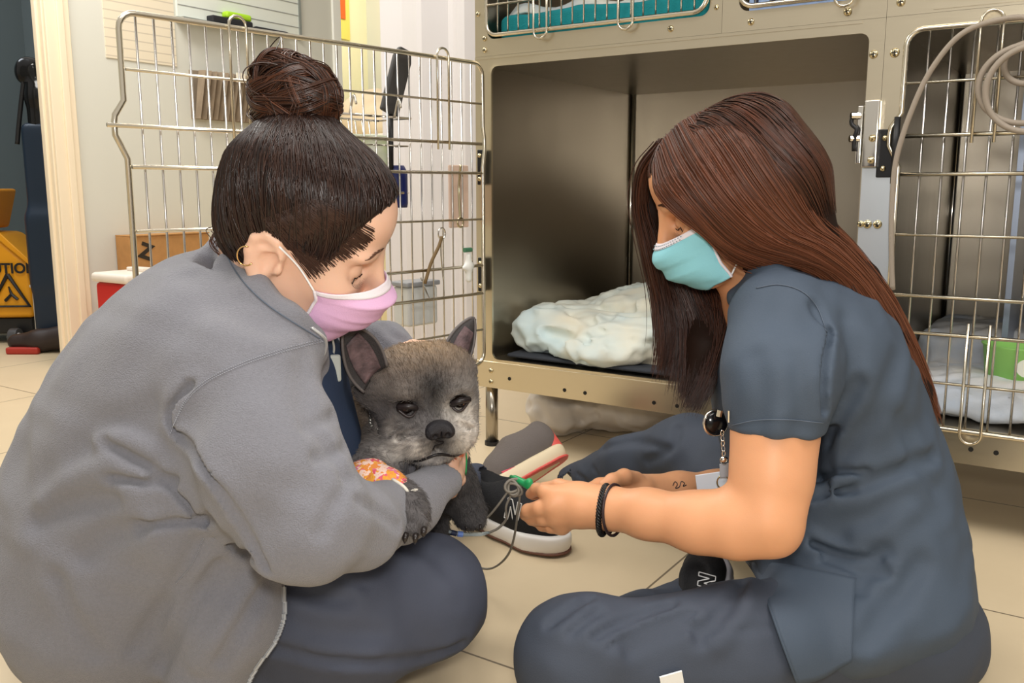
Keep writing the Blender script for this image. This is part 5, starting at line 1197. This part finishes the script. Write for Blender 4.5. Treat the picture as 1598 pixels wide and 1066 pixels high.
hair_strands(pb, .00095, 3).build('front_strands', HM, hair2, smooth=True, cols=strand_cols(pb, 3, c_d2*.7, c_r2*.62, 15))
tails = [[(1330, 440, 1.22), (1385, 540, 1.215), (1430, 630, 1.215), (1462, 700, 1.215), (1482, 742, 1.215)], [(1340, 470, 1.22), (1390, 560, 1.215), (1425, 640, 1.215), (1455, 690, 1.215), (1478, 730, 1.215)], [(1330, 480, 1.22), (1365, 560, 1.215), (1385, 590, 1.21), (1405, 610, 1.21), (1418, 618, 1.21)]]
pc = guides_to_paths(tails, 260, .003, 8)
hair_strands(pc, .0009, 3).build('tail_strands', HM, hair2, smooth=True, cols=strand_cols(pc, 3, c_d2, c_r2, 16, c_t2))
# crown strands over the top
paths = []; r2 = np.random.default_rng(21)
loc2 = (H2V-O2)@R2/HS2
for i in r2.choice(len(H2V), 5200, replace=False):
    l0 = loc2[i]
    if l0[2] < -.01 or l0[0] > .10: continue
    h = H2V[i]; P = [h]; 
    g = np.array([.65, -.10, -.75]) if l0[1] > -.02 else np.array([.65, .3, -.7])
    for t in range(12):
        q = P[-1]+g/np.linalg.norm(g)*.008; hh_, nn = snC.near(q, .0012+r2.uniform(0, .0003)); P.append(hh_)
    paths.append(np.array(P))
paths = paths[:1500]
hair_strands(paths, .0009, 3).build('crown_strands', HM, hair2, smooth=True, cols=strand_cols(paths, 3, c_d2, c_r2*.8, 17))
# blue mask
bluem = mat('mask_blue', (146, 214, 226), .7, bump=.15, bscale=700)
parent_snap = sn2
mk2, G2 = face_mask(L2, HS2, pr, bluem, -.050, -.134, 1, [(-.002, .080, -.012), (-.012, .076, -.070)], pleats=4, sr=(.016, .012))
mb = MB()
for i in range(1, 34):
    for j in (1, 3): 
        p = G2[i][j]; mb.tube([p+(G2[i][j]-np.array(L2(.02, 0, -.08)))*.025, p+(G2[i][j]-np.array(L2(.02, 0, -.08)))*.025+(G2[i+1][j]-p)*.4], .0006, 4)
mb.build('stitch_dots', mat('dot_grey', (120, 150, 160), .7), mk2)
# ------------------------------------------------------------------ the dog
dog = thing('dog', 'dark grey bulldog with upright ears and a bandaged foreleg, held on the lap', 'dog', (W(620, 760, 1.28)[0], 1.28, 0))
Od = W(661, 590, 1.23); yawd = math.radians(20); pd = math.radians(14)
fd = np.array([math.sin(yawd)*math.cos(pd), -math.cos(yawd)*math.cos(pd), -math.sin(pd)]); Rd = frame(fd, (math.sin(yawd)*math.sin(pd)-.03, -math.cos(yawd)*math.sin(pd), math.cos(pd)))
LD = HL(Od, Rd, 1.)
# in this frame y > 0 is the dog's left, which is the right of the photo
D_ = SDF()
D_.ell(LD(-.010, 0, .000), (.062, .064, .040), Rd, .02); D_.ell(LD(.006, .030, .014), (.045, .036, .026), Rd, .03); D_.ell(LD(.006, -.030, .014), (.045, .036, .026), Rd, .03)
for q in (1, -1):
    D_.ell(LD(.012, q*.046, -.034), (.044, .030, .036), Rd, .025); D_.ell(LD(.044, q*.034, .004), (.018, .022, .012), Rd, .018)      # cheek, brow
    D_.ell(LD(.060, q*.029, -.060), (.031, .029, .029), Rd, .012); D_.ell(LD(.074, q*.016, -.044), (.020, .016, .016), Rd, .012); D_.ell(LD(.050, q*.044, -.066), (.022, .018, .022), Rd, .012)      # flews
    D_.ell(LD(.060, q*.037, -.013), (.014, .0145, .011), Rd, .008, -1); D_.ell(LD(.034, q*.050, -.060), (.022, .014, .018), Rd, .02)
D_.ell(LD(.048, 0, -.040), (.028, .032, .022), Rd, .02); D_.ell(LD(.054, 0, -.088), (.030, .034, .014), Rd, .008); D_.ell(LD(.040, 0, -.014), (.022, .016, .020), Rd, .02)
D_.ell(LD(.062, 0, -.008), (.008, .005, .022), Rd, .012, -1)
# neck, chest, trunk
D_.chain([LD(-.03, 0, -.035), W(622, 690, 1.29), W(618, 745, 1.30)], [.048, .052, .062], .03)
D_.chain([LD(-.045, -.015, -.035), W(578, 650, 1.32), W(570, 710, 1.33), W(590, 790, 1.36)], [.042, .044, .058, .075], .03)
D_.ell(W(640, 740, 1.27), (.045, .05, .055), k=.04); D_.ell(W(600, 800, 1.36), (.085, .08, .075), k=.04)
# far foreleg hanging
D_.chain([W(690, 715, 1.28), W(716, 770, 1.285), W(730, 790, 1.28)], [.040, .027, .021], .03); D_.ell(W(736, 808, 1.275), (.021, .028, .017), k=.02)
for k, dx in enumerate((-.013, -.004, .006, .014)): D_.ell(W(736, 815, 1.262)+np.array([dx, -.005 if k in (1, 2) else 0, 0]), (.0068, .012, .009), k=.004)
D_.chain([W(568, 612, 1.20), W(590, 600, 1.20), W(608, 584, 1.205)], [.012, .014, .013], .03); D_.chain([W(694, 556, 1.27), W(722, 574, 1.27)], [.010, .012], .03)
# hind leg standing behind
D_.chain([W(620, 790, 1.34), W(668, 790, 1.33), W(678, 826, 1.31)], [.05, .026, .017], .03); D_.ell(W(682, 838, 1.30), (.018, .03, .013), k=.015)
# bandaged foreleg over the sleeve, paw and toes
D_.chain([W(590, 715, 1.22), W(566, 752, 1.13), W(598, 764, 1.105), W(630, 786, 1.080), W(640, 800, 1.060)], [.045, .027, .024, .021, .020], .025)
D_.ell(W(640, 802, 1.052), (.022, .024, .017), k=.015)
for (u, v, r) in ((619, 819, .0085), (632, 828, .0095), (646, 829, .0095), (659, 820, .0085)):
    D_.cone(W((u+640)/2, v-17, 1.040), W(u, v-2, 1.028), .0085, r, .0022)
crs = []
for pts, w, dp in ((([.068, -.050, -.052], [.080, -.032, -.034], [.082, -.014, -.020], [.080, 0, -.014], [.082, .014, -.020], [.080, .032, -.034], [.068, .050, -.052]), .004, .008), (([.020, -.070, -.045], [.050, -.066, -.078], [.075, -.040, -.086], [.088, -.010, -.080], [.088, .010, -.080], [.075, .040, -.086], [.050, .066, -.078], [.020, .070, -.045]), .003, .007),
                   (([.094, 0, -.046], [.094, 0, -.060], [.088, 0, -.078]), .0022, .005), (([.036, -.058, -.040], [.050, -.052, -.058], [.052, -.046, -.075]), .004, .004), (([.052, -.060, -.020], [.060, -.056, -.036], [.058, -.060, -.052]), .003, .003), (([.046, -.022, .034], [.056, -.010, .026], [.060, 0, .022]), .004, .003), (([.046, .022, .034], [.056, .010, .026], [.060, 0, .022]), .004, .003), (([.034, -.058, -.006], [.030, -.064, -.030], [.028, -.064, -.052]), .004, .003), (([.06, -.018, .018], [.066, -.008, .004], [.066, -.004, -.012]), .004, .003), (([.06, .018, .018], [.066, .008, .004], [.066, .004, -.012]), .004, .003)):
    crs.append((spline([LD(*p) for p in pts], 14), w, dp))
def dog_cols(V):
    L = (V-Od)@Rd; n = len(V); base = np.array(lin((84, 80, 80))); warm = np.array(lin((142, 116, 84))); pale = np.array(lin((150, 142, 134))); black = np.array(lin((26, 25, 27))); white = np.array(lin((206, 198, 188)))
    c = np.tile(base, (n, 1)); nz = fnoise(V, 90, 3)*.5+.5; nz2 = fnoise(V, 320, 5)*.5+.5
    def mixc(w, t): 
        nonlocal c
        w = np.clip(w, 0, 1)[:, None]; c = c*(1-w)+t*w
    def blob(p, r, w=1., pw_=2): return w*np.exp(-(((L-np.array(p))/np.array(r))**2).sum(1))
    head = np.linalg.norm(L-np.array([0, 0, -.02]), axis=1) < .13
    mixc(blob((-.02, 0, .045), (.07, .08, .035), .95), warm)                                   # brown crown
    mixc(blob((.05, -.045, .012), (.03, .028, .012), .45), pale*.55+warm*.2); mixc(blob((.05, .045, .012), (.03, .025, .012), .35), pale*.55)
    mixc(blob((.05, 0, .012), (.04, .028, .028), .95), black*1.4)                              # dark forehead patch
    mixc(blob((.045, -.060, -.040), (.03, .018, .03), .4*1.)*(nz > .3), pale*.7)
    mixc(blob((.075, -.036, -.070), (.045, .036, .024), 1.5)*(.45+.55*nz2), white*.95); mixc(blob((.07, .042, -.050), (.045, .026, .040), 1.5), white*.95); mixc(blob((.064, .018, -.020), (.02, .014, .012), .8), white*.6)
    mixc(blob((.055, 0, -.095), (.03, .035, .010), .9)*(.5+.5*nz2), white*.6)
    mixc(blob((.085, 0, -.050), (.02, .018, .016), .9), black*1.2); mixc(blob((.085, 0, -.070), (.02, .012, .012), .5), base*.7)
    chest = np.exp(-((V-W(650, 722, 1.22))/np.array([.040, .06, .030]))**2 @ np.ones(3)) if False else np.exp(-(((V-W(648, 722, 1.22))/np.array([.034, .06, .030]))**2).sum(1)); mixc(chest*.95, np.array(lin((142, 140, 148))))
    br = np.exp(-(((V-W(560, 650, 1.28))/np.array([.05, .08, .07]))**2).sum(1))*(.4+.6*nz); mixc(br*.8, warm*.8)
    leg = np.exp(-(((V-W(722, 780, 1.28))/np.array([.05, .07, .07]))**2).sum(1)); mixc(leg*.85, black*1.15); paw = np.exp(-(((V-W(640, 815, 1.06))/np.array([.04, .05, .035]))**2).sum(1)); mixc(paw*.55, base*.8)
    return c*(.82+.36*nz2[:, None])
fur = mat('dog_coat', (60, 58, 58), .46, attr='Col', bump=.5, bscale=900, spec=.5, sheen=.1, stretch=(1, 1, .35))
dbody, DV, DF = solid('body', D_, fur, dog, h=.0024, fn=field_fn(crs, .0012, 120, 13, gain=1.7), smooth=1, colfn=dog_cols); snd = Snap(DV, DF)
# short coat hairs over the head and chest
rf = np.random.default_rng(11); fa = DV[DF[:, 0]]; nf = np.cross(DV[DF[:, 1]]-fa, DV[DF[:, 2]]-fa); nf /= np.linalg.norm(nf, axis=1)[:, None]+1e-12
dd = fa-np.array([0, 0, CAMH]); vis = np.where(((nf*dd).sum(1) < .02))[0]; pick = rf.choice(vis, min(15000, len(vis)), replace=False); fp = []
for i in pick:
    p = fa[i]+(DV[DF[i, 2]]-fa[i])*rf.uniform(); n_ = nf[i]; l = (p-Od)@Rd
    fl_ = Rd@np.array([-1., l[1]*6, .9 if l[2] > -.03 else -.7]) if np.linalg.norm(l) < .12 else np.array([.1, 0, -1.]); fl_ = fl_-n_*(fl_@n_); fl_ /= np.linalg.norm(fl_)+1e-9
    ln = rf.uniform(.004, .0075); e_ = rf.normal(size=3)*.0006; fp.append(np.array([p, p+fl_*ln*.5+n_*ln*.22+e_, p+fl_*ln+n_*ln*.28+e_*2]))
roots = np.array([q[0] for q in fp]); fc_ = dog_cols(roots)*(rf.uniform(.7, 1.35, len(roots))[:, None])
hair_strands(fp, .00028, 3).build('short_coat', mat('coat_hairs', (60, 58, 58), .5, attr='Col', spec=.4), dog, smooth=True, cols=np.repeat(fc_, 9, 0))
# ears: curved shells with a pink inner face
def ear(base_a, base_b, tip, wid, back, name, cup, inner_front=True):
    A, B, T_ = [np.array(x) for x in (base_a, base_b, tip)]; n = np.cross(B-A, T_-A); n /= np.linalg.norm(n); n = -n if n[1] > 0 else n
    G = []; nu, nv = 16, 22
    for j in range(nv+1):
        b = j/nv; half = .5*np.linalg.norm(B-A)*((1-b**2.4)**.66)*(1+wid*math.sin(PI*b*.9)); mid = (A+B)/2*(1-b)+T_*b; ax = (B-A)/np.linalg.norm(B-A)*(1-b*.2)
        row = []
        for i in range(nu+1):
            a = -1+2*i/nu; row.append(mid+ax*half*a-n*cup*(a*a-1)*-1*((1-b)*.8+.2)+n*0+np.array([0, 1, 0])*back*b*b)
        G.append(row)
    G = np.array(G).transpose(1, 0, 2); o = bpy.data.objects.new('ear', None); C.objects.link(o); o.parent = dog
    MB().grid(G, .0045).build('ear_shell', fur2, o, smooth=True, subsurf=0)
    Gi = []; 
    for i in range(3, nu-2): Gi.append([G[i][j]+n*.0010 for j in range(1, nv-5)])
    MB().grid(np.array(Gi), -.0004).build('inner_ear', inner, o, smooth=True)
    rim = [G[0][j] for j in range(nv+1)]+[G[-1][j] for j in range(nv, -1, -1)]; MB().tube(np.array(rim), .0022, 6).build('ear_rim', MATS['ear_rim'], o, smooth=True)
    return o
fur2 = mat('ear_coat', (54, 50, 50), .55, bump=.4, bscale=800, var=.2, vscale=60); inner = mat('ear_inner', (112, 90, 92), .6, bump=.3, bscale=300, col2=(60, 48, 50), vscale=50); mat('ear_rim', (96, 90, 88), .5)
ear(W(568, 612, 1.165), W(604, 572, 1.175), W(536, 506, 1.15), .50, .0, 'left', .010)
ear(W(690, 550, 1.25), W(724, 578, 1.26), W(739, 496, 1.28), .14, .0, 'right', -.010)
# eyes, nose, claws, chain collar, bandage
ball = mat('dog_eye', (22, 12, 8), .06, coat=1.0); lidm = mat('dog_eyelid', (40, 34, 34), .4)
for q in (1, -1):
    e = bpy.data.objects.new('eye', None); C.objects.link(e); e.parent = dog
    S = SDF(); S.ell(LD(.0500, q*.037, -.0135), (.0115, .0115, .0115), Rd); solid('eyeball', S, ball, e, h=.0014)
    MB().tube(spline([LD(.056, q*.0235, -.016), LD(.0635, q*.030, -.0095), LD(.0640, q*.038, -.0075), LD(.056, q*.0495, -.011)], 14), .0042, 8).build('upper_lid', lidm, e, smooth=True)
    MB().tube(spline([LD(.056, q*.0235, -.0165), LD(.0625, q*.030, -.0225), LD(.062, q*.038, -.023), LD(.055, q*.0495, -.0145)], 14), .0020, 8).build('lower_lid', mat('lid_rim', (58, 50, 50), .35), e, smooth=True)
S = SDF(); S.ell(LD(.086, 0, -.034), (.012, .0185, .0125), Rd, .004); 
for q in (1, -1): S.ell(LD(.089, q*.011, -.038), (.010, .010, .009), Rd, .004); S.ell(LD(.1005, q*.0085, -.039), (.006, .0038, .0042), Rd, .003, -1)
S.box(LD(.100, 0, -.042), (.006, .0006, .009), Rd, .0005, .002, -1)
solid('nose', S, mat('dog_nose', (30, 28, 32), .22, bump=.5, bscale=900), dog, h=.0009, smooth=1)
clw = mat('claw', (38, 32, 30), .3)
for (u, v) in ((618, 832), (632, 842), (648, 843), (661, 833)):
    MB().tube(spline([W(u+1, v-8, 1.018), W(u, v-1, 1.012), W(u-.5, v+6, 1.018)], 7), [.0040, .0040, .0038, .0034, .0028, .0018, .0008], 7).build('claw', clw, dog, smooth=True)
for dx in (-10, -3, 5, 12): MB().tube([W(737+dx, 819, 1.25), W(738+dx, 827, 1.245)], [.003, .001], 6).build('claw', clw, dog, smooth=True)
lp = [snd.near(q, .0016)[0] for q in spline([LD(*p) for p in ([.030, -.070, -.056], [.050, -.064, -.076], [.072, -.040, -.088], [.086, -.018, -.084], [.092, 0, -.072], [.086, .018, -.084], [.072, .040, -.088], [.050, .064, -.076], [.030, .070, -.056])], 40)]
lp = np.array(lp)
for _ in range(14): lp[1:-1] = lp[1:-1]*.4+.3*(lp[:-2]+lp[2:])
lp = lp+fd*.0015
MB().tube(lp, .0017, 6).build('lip_line', mat('lip_black', (24, 20, 22), .35), dog, smooth=True)
lp = [snd.near(q, .0012)[0] for q in spline([LD(*p) for p in ([.098, 0, -.048], [.098, 0, -.058], [.093, 0, -.070])], 10)]; MB().tube(lp, .0009, 6).build('muzzle_split', MATS['lip_black'], dog, smooth=True)
# whiskers
mb = MB(); rw = np.random.default_rng(5)
for k in range(18):
    q = -1 if k % 3 else 1; p = LD(.075, q*rw.uniform(.012, .045), rw.uniform(-.080, -.055)); h, n = snd.near(p, 0); t = h+n*rw.uniform(.005, .012)+np.array([0, 0, -.008]); mb.tube([h, (h+t)/2+np.array([0, 0, .002]), t], [.00035, .00028, .0001], 3)
mb.build('whiskers', mat('whisker', (120, 114, 108), .4), dog)
cc = thing('chain_collar', 'thin steel chain collar round the neck of the dog', 'collar', W(655, 715, 1.22))
cp = spline([W(583, 580, 1.26), W(578, 625, 1.235), (W(590, 660, 1.22)), W(615, 690, 1.205), W(640, 706, 1.20), W(655, 702, 1.20)], 60); cp2 = spline([W(657, 700, 1.20), W(660, 720, 1.20), W(656, 738, 1.205), W(652, 748, 1.21)], 16); mb = MB()
for P, skip in ((cp, 1), (cp2, 1)):
    for i in range(len(P)-1):
        h, n = snd.near(P[i], .0018); h = h if np.linalg.norm(h-P[i]) < .05 else P[i]; d = P[i+1]-P[i]; d /= np.linalg.norm(d); e = np.cross(d, n); e = e/np.linalg.norm(e) if i % 2 else n
        mb.tube([h+d*.0026*math.cos(t)+e*.0016*math.sin(t) for t in np.linspace(0, 6.283, 8, endpoint=False)], .00055, 4, closed=True)
mb.build('chain_links', chrome, cc, smooth=True)
# bandage
bnd = mat('bandage_wrap', (240, 150, 60), .7, bump=.4, bscale=500)
def bandage_mat():
    n = bnd.node_tree.nodes; l = bnd.node_tree.links; co = n.new('ShaderNodeTexCoord'); t = n.new('ShaderNodeTexVoronoi'); t.inputs['Scale'].default_value = 62; nz = n.new('ShaderNodeTexNoise'); nz.inputs['Scale'].default_value = 60
    mxv = n.new('ShaderNodeMix'); mxv.data_type = 'RGBA'; mxv.inputs[0].default_value = .12; l.new(co.outputs['Object'], mxv.inputs[6]); l.new(co.outputs['Object'], nz.inputs[0]); l.new(nz.outputs['Color'], mxv.inputs[7]); l.new(mxv.outputs[2], t.inputs['Vector'])
    r = n.new('ShaderNodeValToRGB'); r.color_ramp.interpolation = 'CONSTANT'; l.new(t.outputs['Color'], r.inputs[0]); e = r.color_ramp.elements; e[0].color = (*lin((232, 96, 118)), 1); e[1].position = .30; e[1].color = (*lin((242, 168, 60)), 1)
    for p, c in ((.52, (250, 214, 196)), (.66, (240, 150, 70)), (.80, (226, 120, 150)), (.92, (214, 206, 110))): e.new(p).color = (*lin(c), 1)
    l.new(r.outputs[0], n['Principled BSDF'].inputs['Base Color'])
bandage_mat()
S = SDF(); S.chain([W(556, 750, 1.125), W(576, 753, 1.115), W(604, 766, 1.095), W(628, 784, 1.078)], [.024, .0285, .0265, .0242], .012); S.box(W(643, 800, 1.065), (.014, .05, .05), frame(W(628, 784, 1.078)-W(598, 764, 1.095), (0, 0, 1)), .001, .002, -1)
bn = thing('leg_bandage', 'pink, orange and yellow tie-dyed bandage on the foreleg of the dog', 'bandage', W(600, 765, 1.1))
solid('wrap', S, bnd, bn, h=.0022, fn=field_fn([(spline([W(578, 738, 1.09), W(572, 755, 1.085), W(575, 775, 1.09)], 8), .003, .002), (spline([W(600, 745, 1.07), W(592, 765, 1.065), W(590, 785, 1.07)], 8), .003, .002)], .0008, 90, 3))
mat('gauze', (226, 220, 206), .8); lc_ = W(634, 789, 1.073); la = W(640, 800, 1.067)-W(604, 766, 1.095); la /= np.linalg.norm(la); e1 = np.cross(la, [0, 1, 0.]); e1 /= np.linalg.norm(e1); e2 = np.cross(la, e1)
MB().tube([lc_+(e1*math.cos(t)+e2*math.sin(t))*.0225+la*.0012*math.sin(5*t) for t in np.linspace(0, 6.283, 40, endpoint=False)], .0026, 6, closed=True).build('gauze_edge', MATS['gauze'], bn, smooth=True)
MB().tube(spline([W(612, 748, 1.075), W(628, 758, 1.065), W(637, 768, 1.062)], 8), .0022, 6).build('tape_edge', MATS['gauze'], bn, smooth=True)
# ------------------------------------------------------------------ intravenous line, catheter and lead
iv = thing('catheter', 'green catheter with a clear hub pinched in the fingers over the shoe', 'catheter', W(830, 752, 1.25))
grn = mat('catheter_green', (40, 160, 96), .35); clr = mat('clear_plastic', (200, 212, 216), .15, trans=.6)
MB().tube([W(797, 744, 1.28), W(812, 750, 1.265), W(828, 760, 1.25)], [.0030, .0042, .0048], 8).build('wing_tube', grn, iv, smooth=True)
q = SDF(); q.chain([W(803, 746, 1.275), W(822, 756, 1.255)], [.0045, .006], .006); q.chain([W(826, 752, 1.25), W(830, 768, 1.25)], [.0055, .004], .006); solid('green_wing', q, grn, iv, h=.0012)
MB().tube([W(828, 757, 1.25), W(846, 760, 1.24)], [.004, .0035], 8).build('clear_hub', clr, iv, smooth=True)
ld = thing('grey_cord', 'thin grey cord looping from the hand down to the floor', 'cord', W(790, 800, 1.28))
gl = mat('cord_taupe', (128, 122, 112), .6)
MB().tube(spline([W(812, 770, 1.262), W(808, 800, 1.27), W(803, 835, 1.30), W(795, 862, 1.36), W(780, 880, 1.42), W(762, 888, 1.46), W(740, 884, 1.50)], 50), .0019, 6).build('long_loop', gl, ld, smooth=True)
MB().tube(spline([W(800, 768, 1.262), W(790, 790, 1.262), W(790, 810, 1.27), W(778, 824, 1.275), W(762, 832, 1.28)], 40), .0019, 6).build('short_loop', gl, ld, smooth=True)
MB().tube(spline([W(792, 768, 1.26), W(780, 785, 1.26), W(768, 800, 1.265), W(760, 808, 1.27)], 20), .0017, 6).build('loose_end', gl, ld, smooth=True)
kn = MB()
for k in range(4):
    c = W(800+3*(k % 2), 758+2*k, 1.262); a = .3+.8*k; e1 = np.array([math.cos(a), .3, math.sin(a)]); e2 = np.array([-math.sin(a), .3, math.cos(a)]); kn.tube([c+e1*.0115*math.cos(t)+e2*.0085*math.sin(t) for t in np.linspace(0, 6.283, 18, endpoint=False)], .0021, 6, closed=True)
kn.build('knotted_coil', gl, ld, smooth=True)
tb2 = thing('line_connector', 'clear line connector with blue ends lying beside the knee', 'connector', W(725, 832, 1.27))
MB().tube([W(700, 830, 1.262), W(722, 834, 1.265), W(750, 834, 1.275), W(764, 831, 1.28)], [.0025, .0035, .0032, .0022], 8).build('clear_tube', clr, tb2, smooth=True)
MB().tube([W(704, 831, 1.261), W(712, 833, 1.263)], .0042, 8).build('dark_end', mat('end_navy', (36, 44, 70), .4), tb2); MB().tube([W(714, 833, 1.263), W(722, 834, 1.265)], .0044, 8).build('blue_end', mat('end_blue', (120, 150, 220), .4), tb2)
rd = thing('fingertip_band', 'added orange band on the fingertip with a green tip under the chin of the dog', 'band', W(722, 700, 1.2))  # no real band: the fingertip's orange look is put into an added wrap
MB().tube([W(710, 711, 1.206), W(714, 706, 1.205), W(718, 701, 1.205), W(722, 696, 1.205)], [.0100, .0100, .0096, .0088], 14).build('orange_wrap', mat('band_orange', (222, 106, 60), .6), rd, smooth=True)
MB().tube([W(724, 688, 1.200), W(726, 694, 1.198)], .004, 8).build('green_tip', grn, rd, smooth=True)
MB().tube(spline([W(725, 694, 1.20), W(728, 715, 1.21), W(727, 740, 1.22)], 10), .0012, 5).build('green_thread', grn, rd, smooth=True)
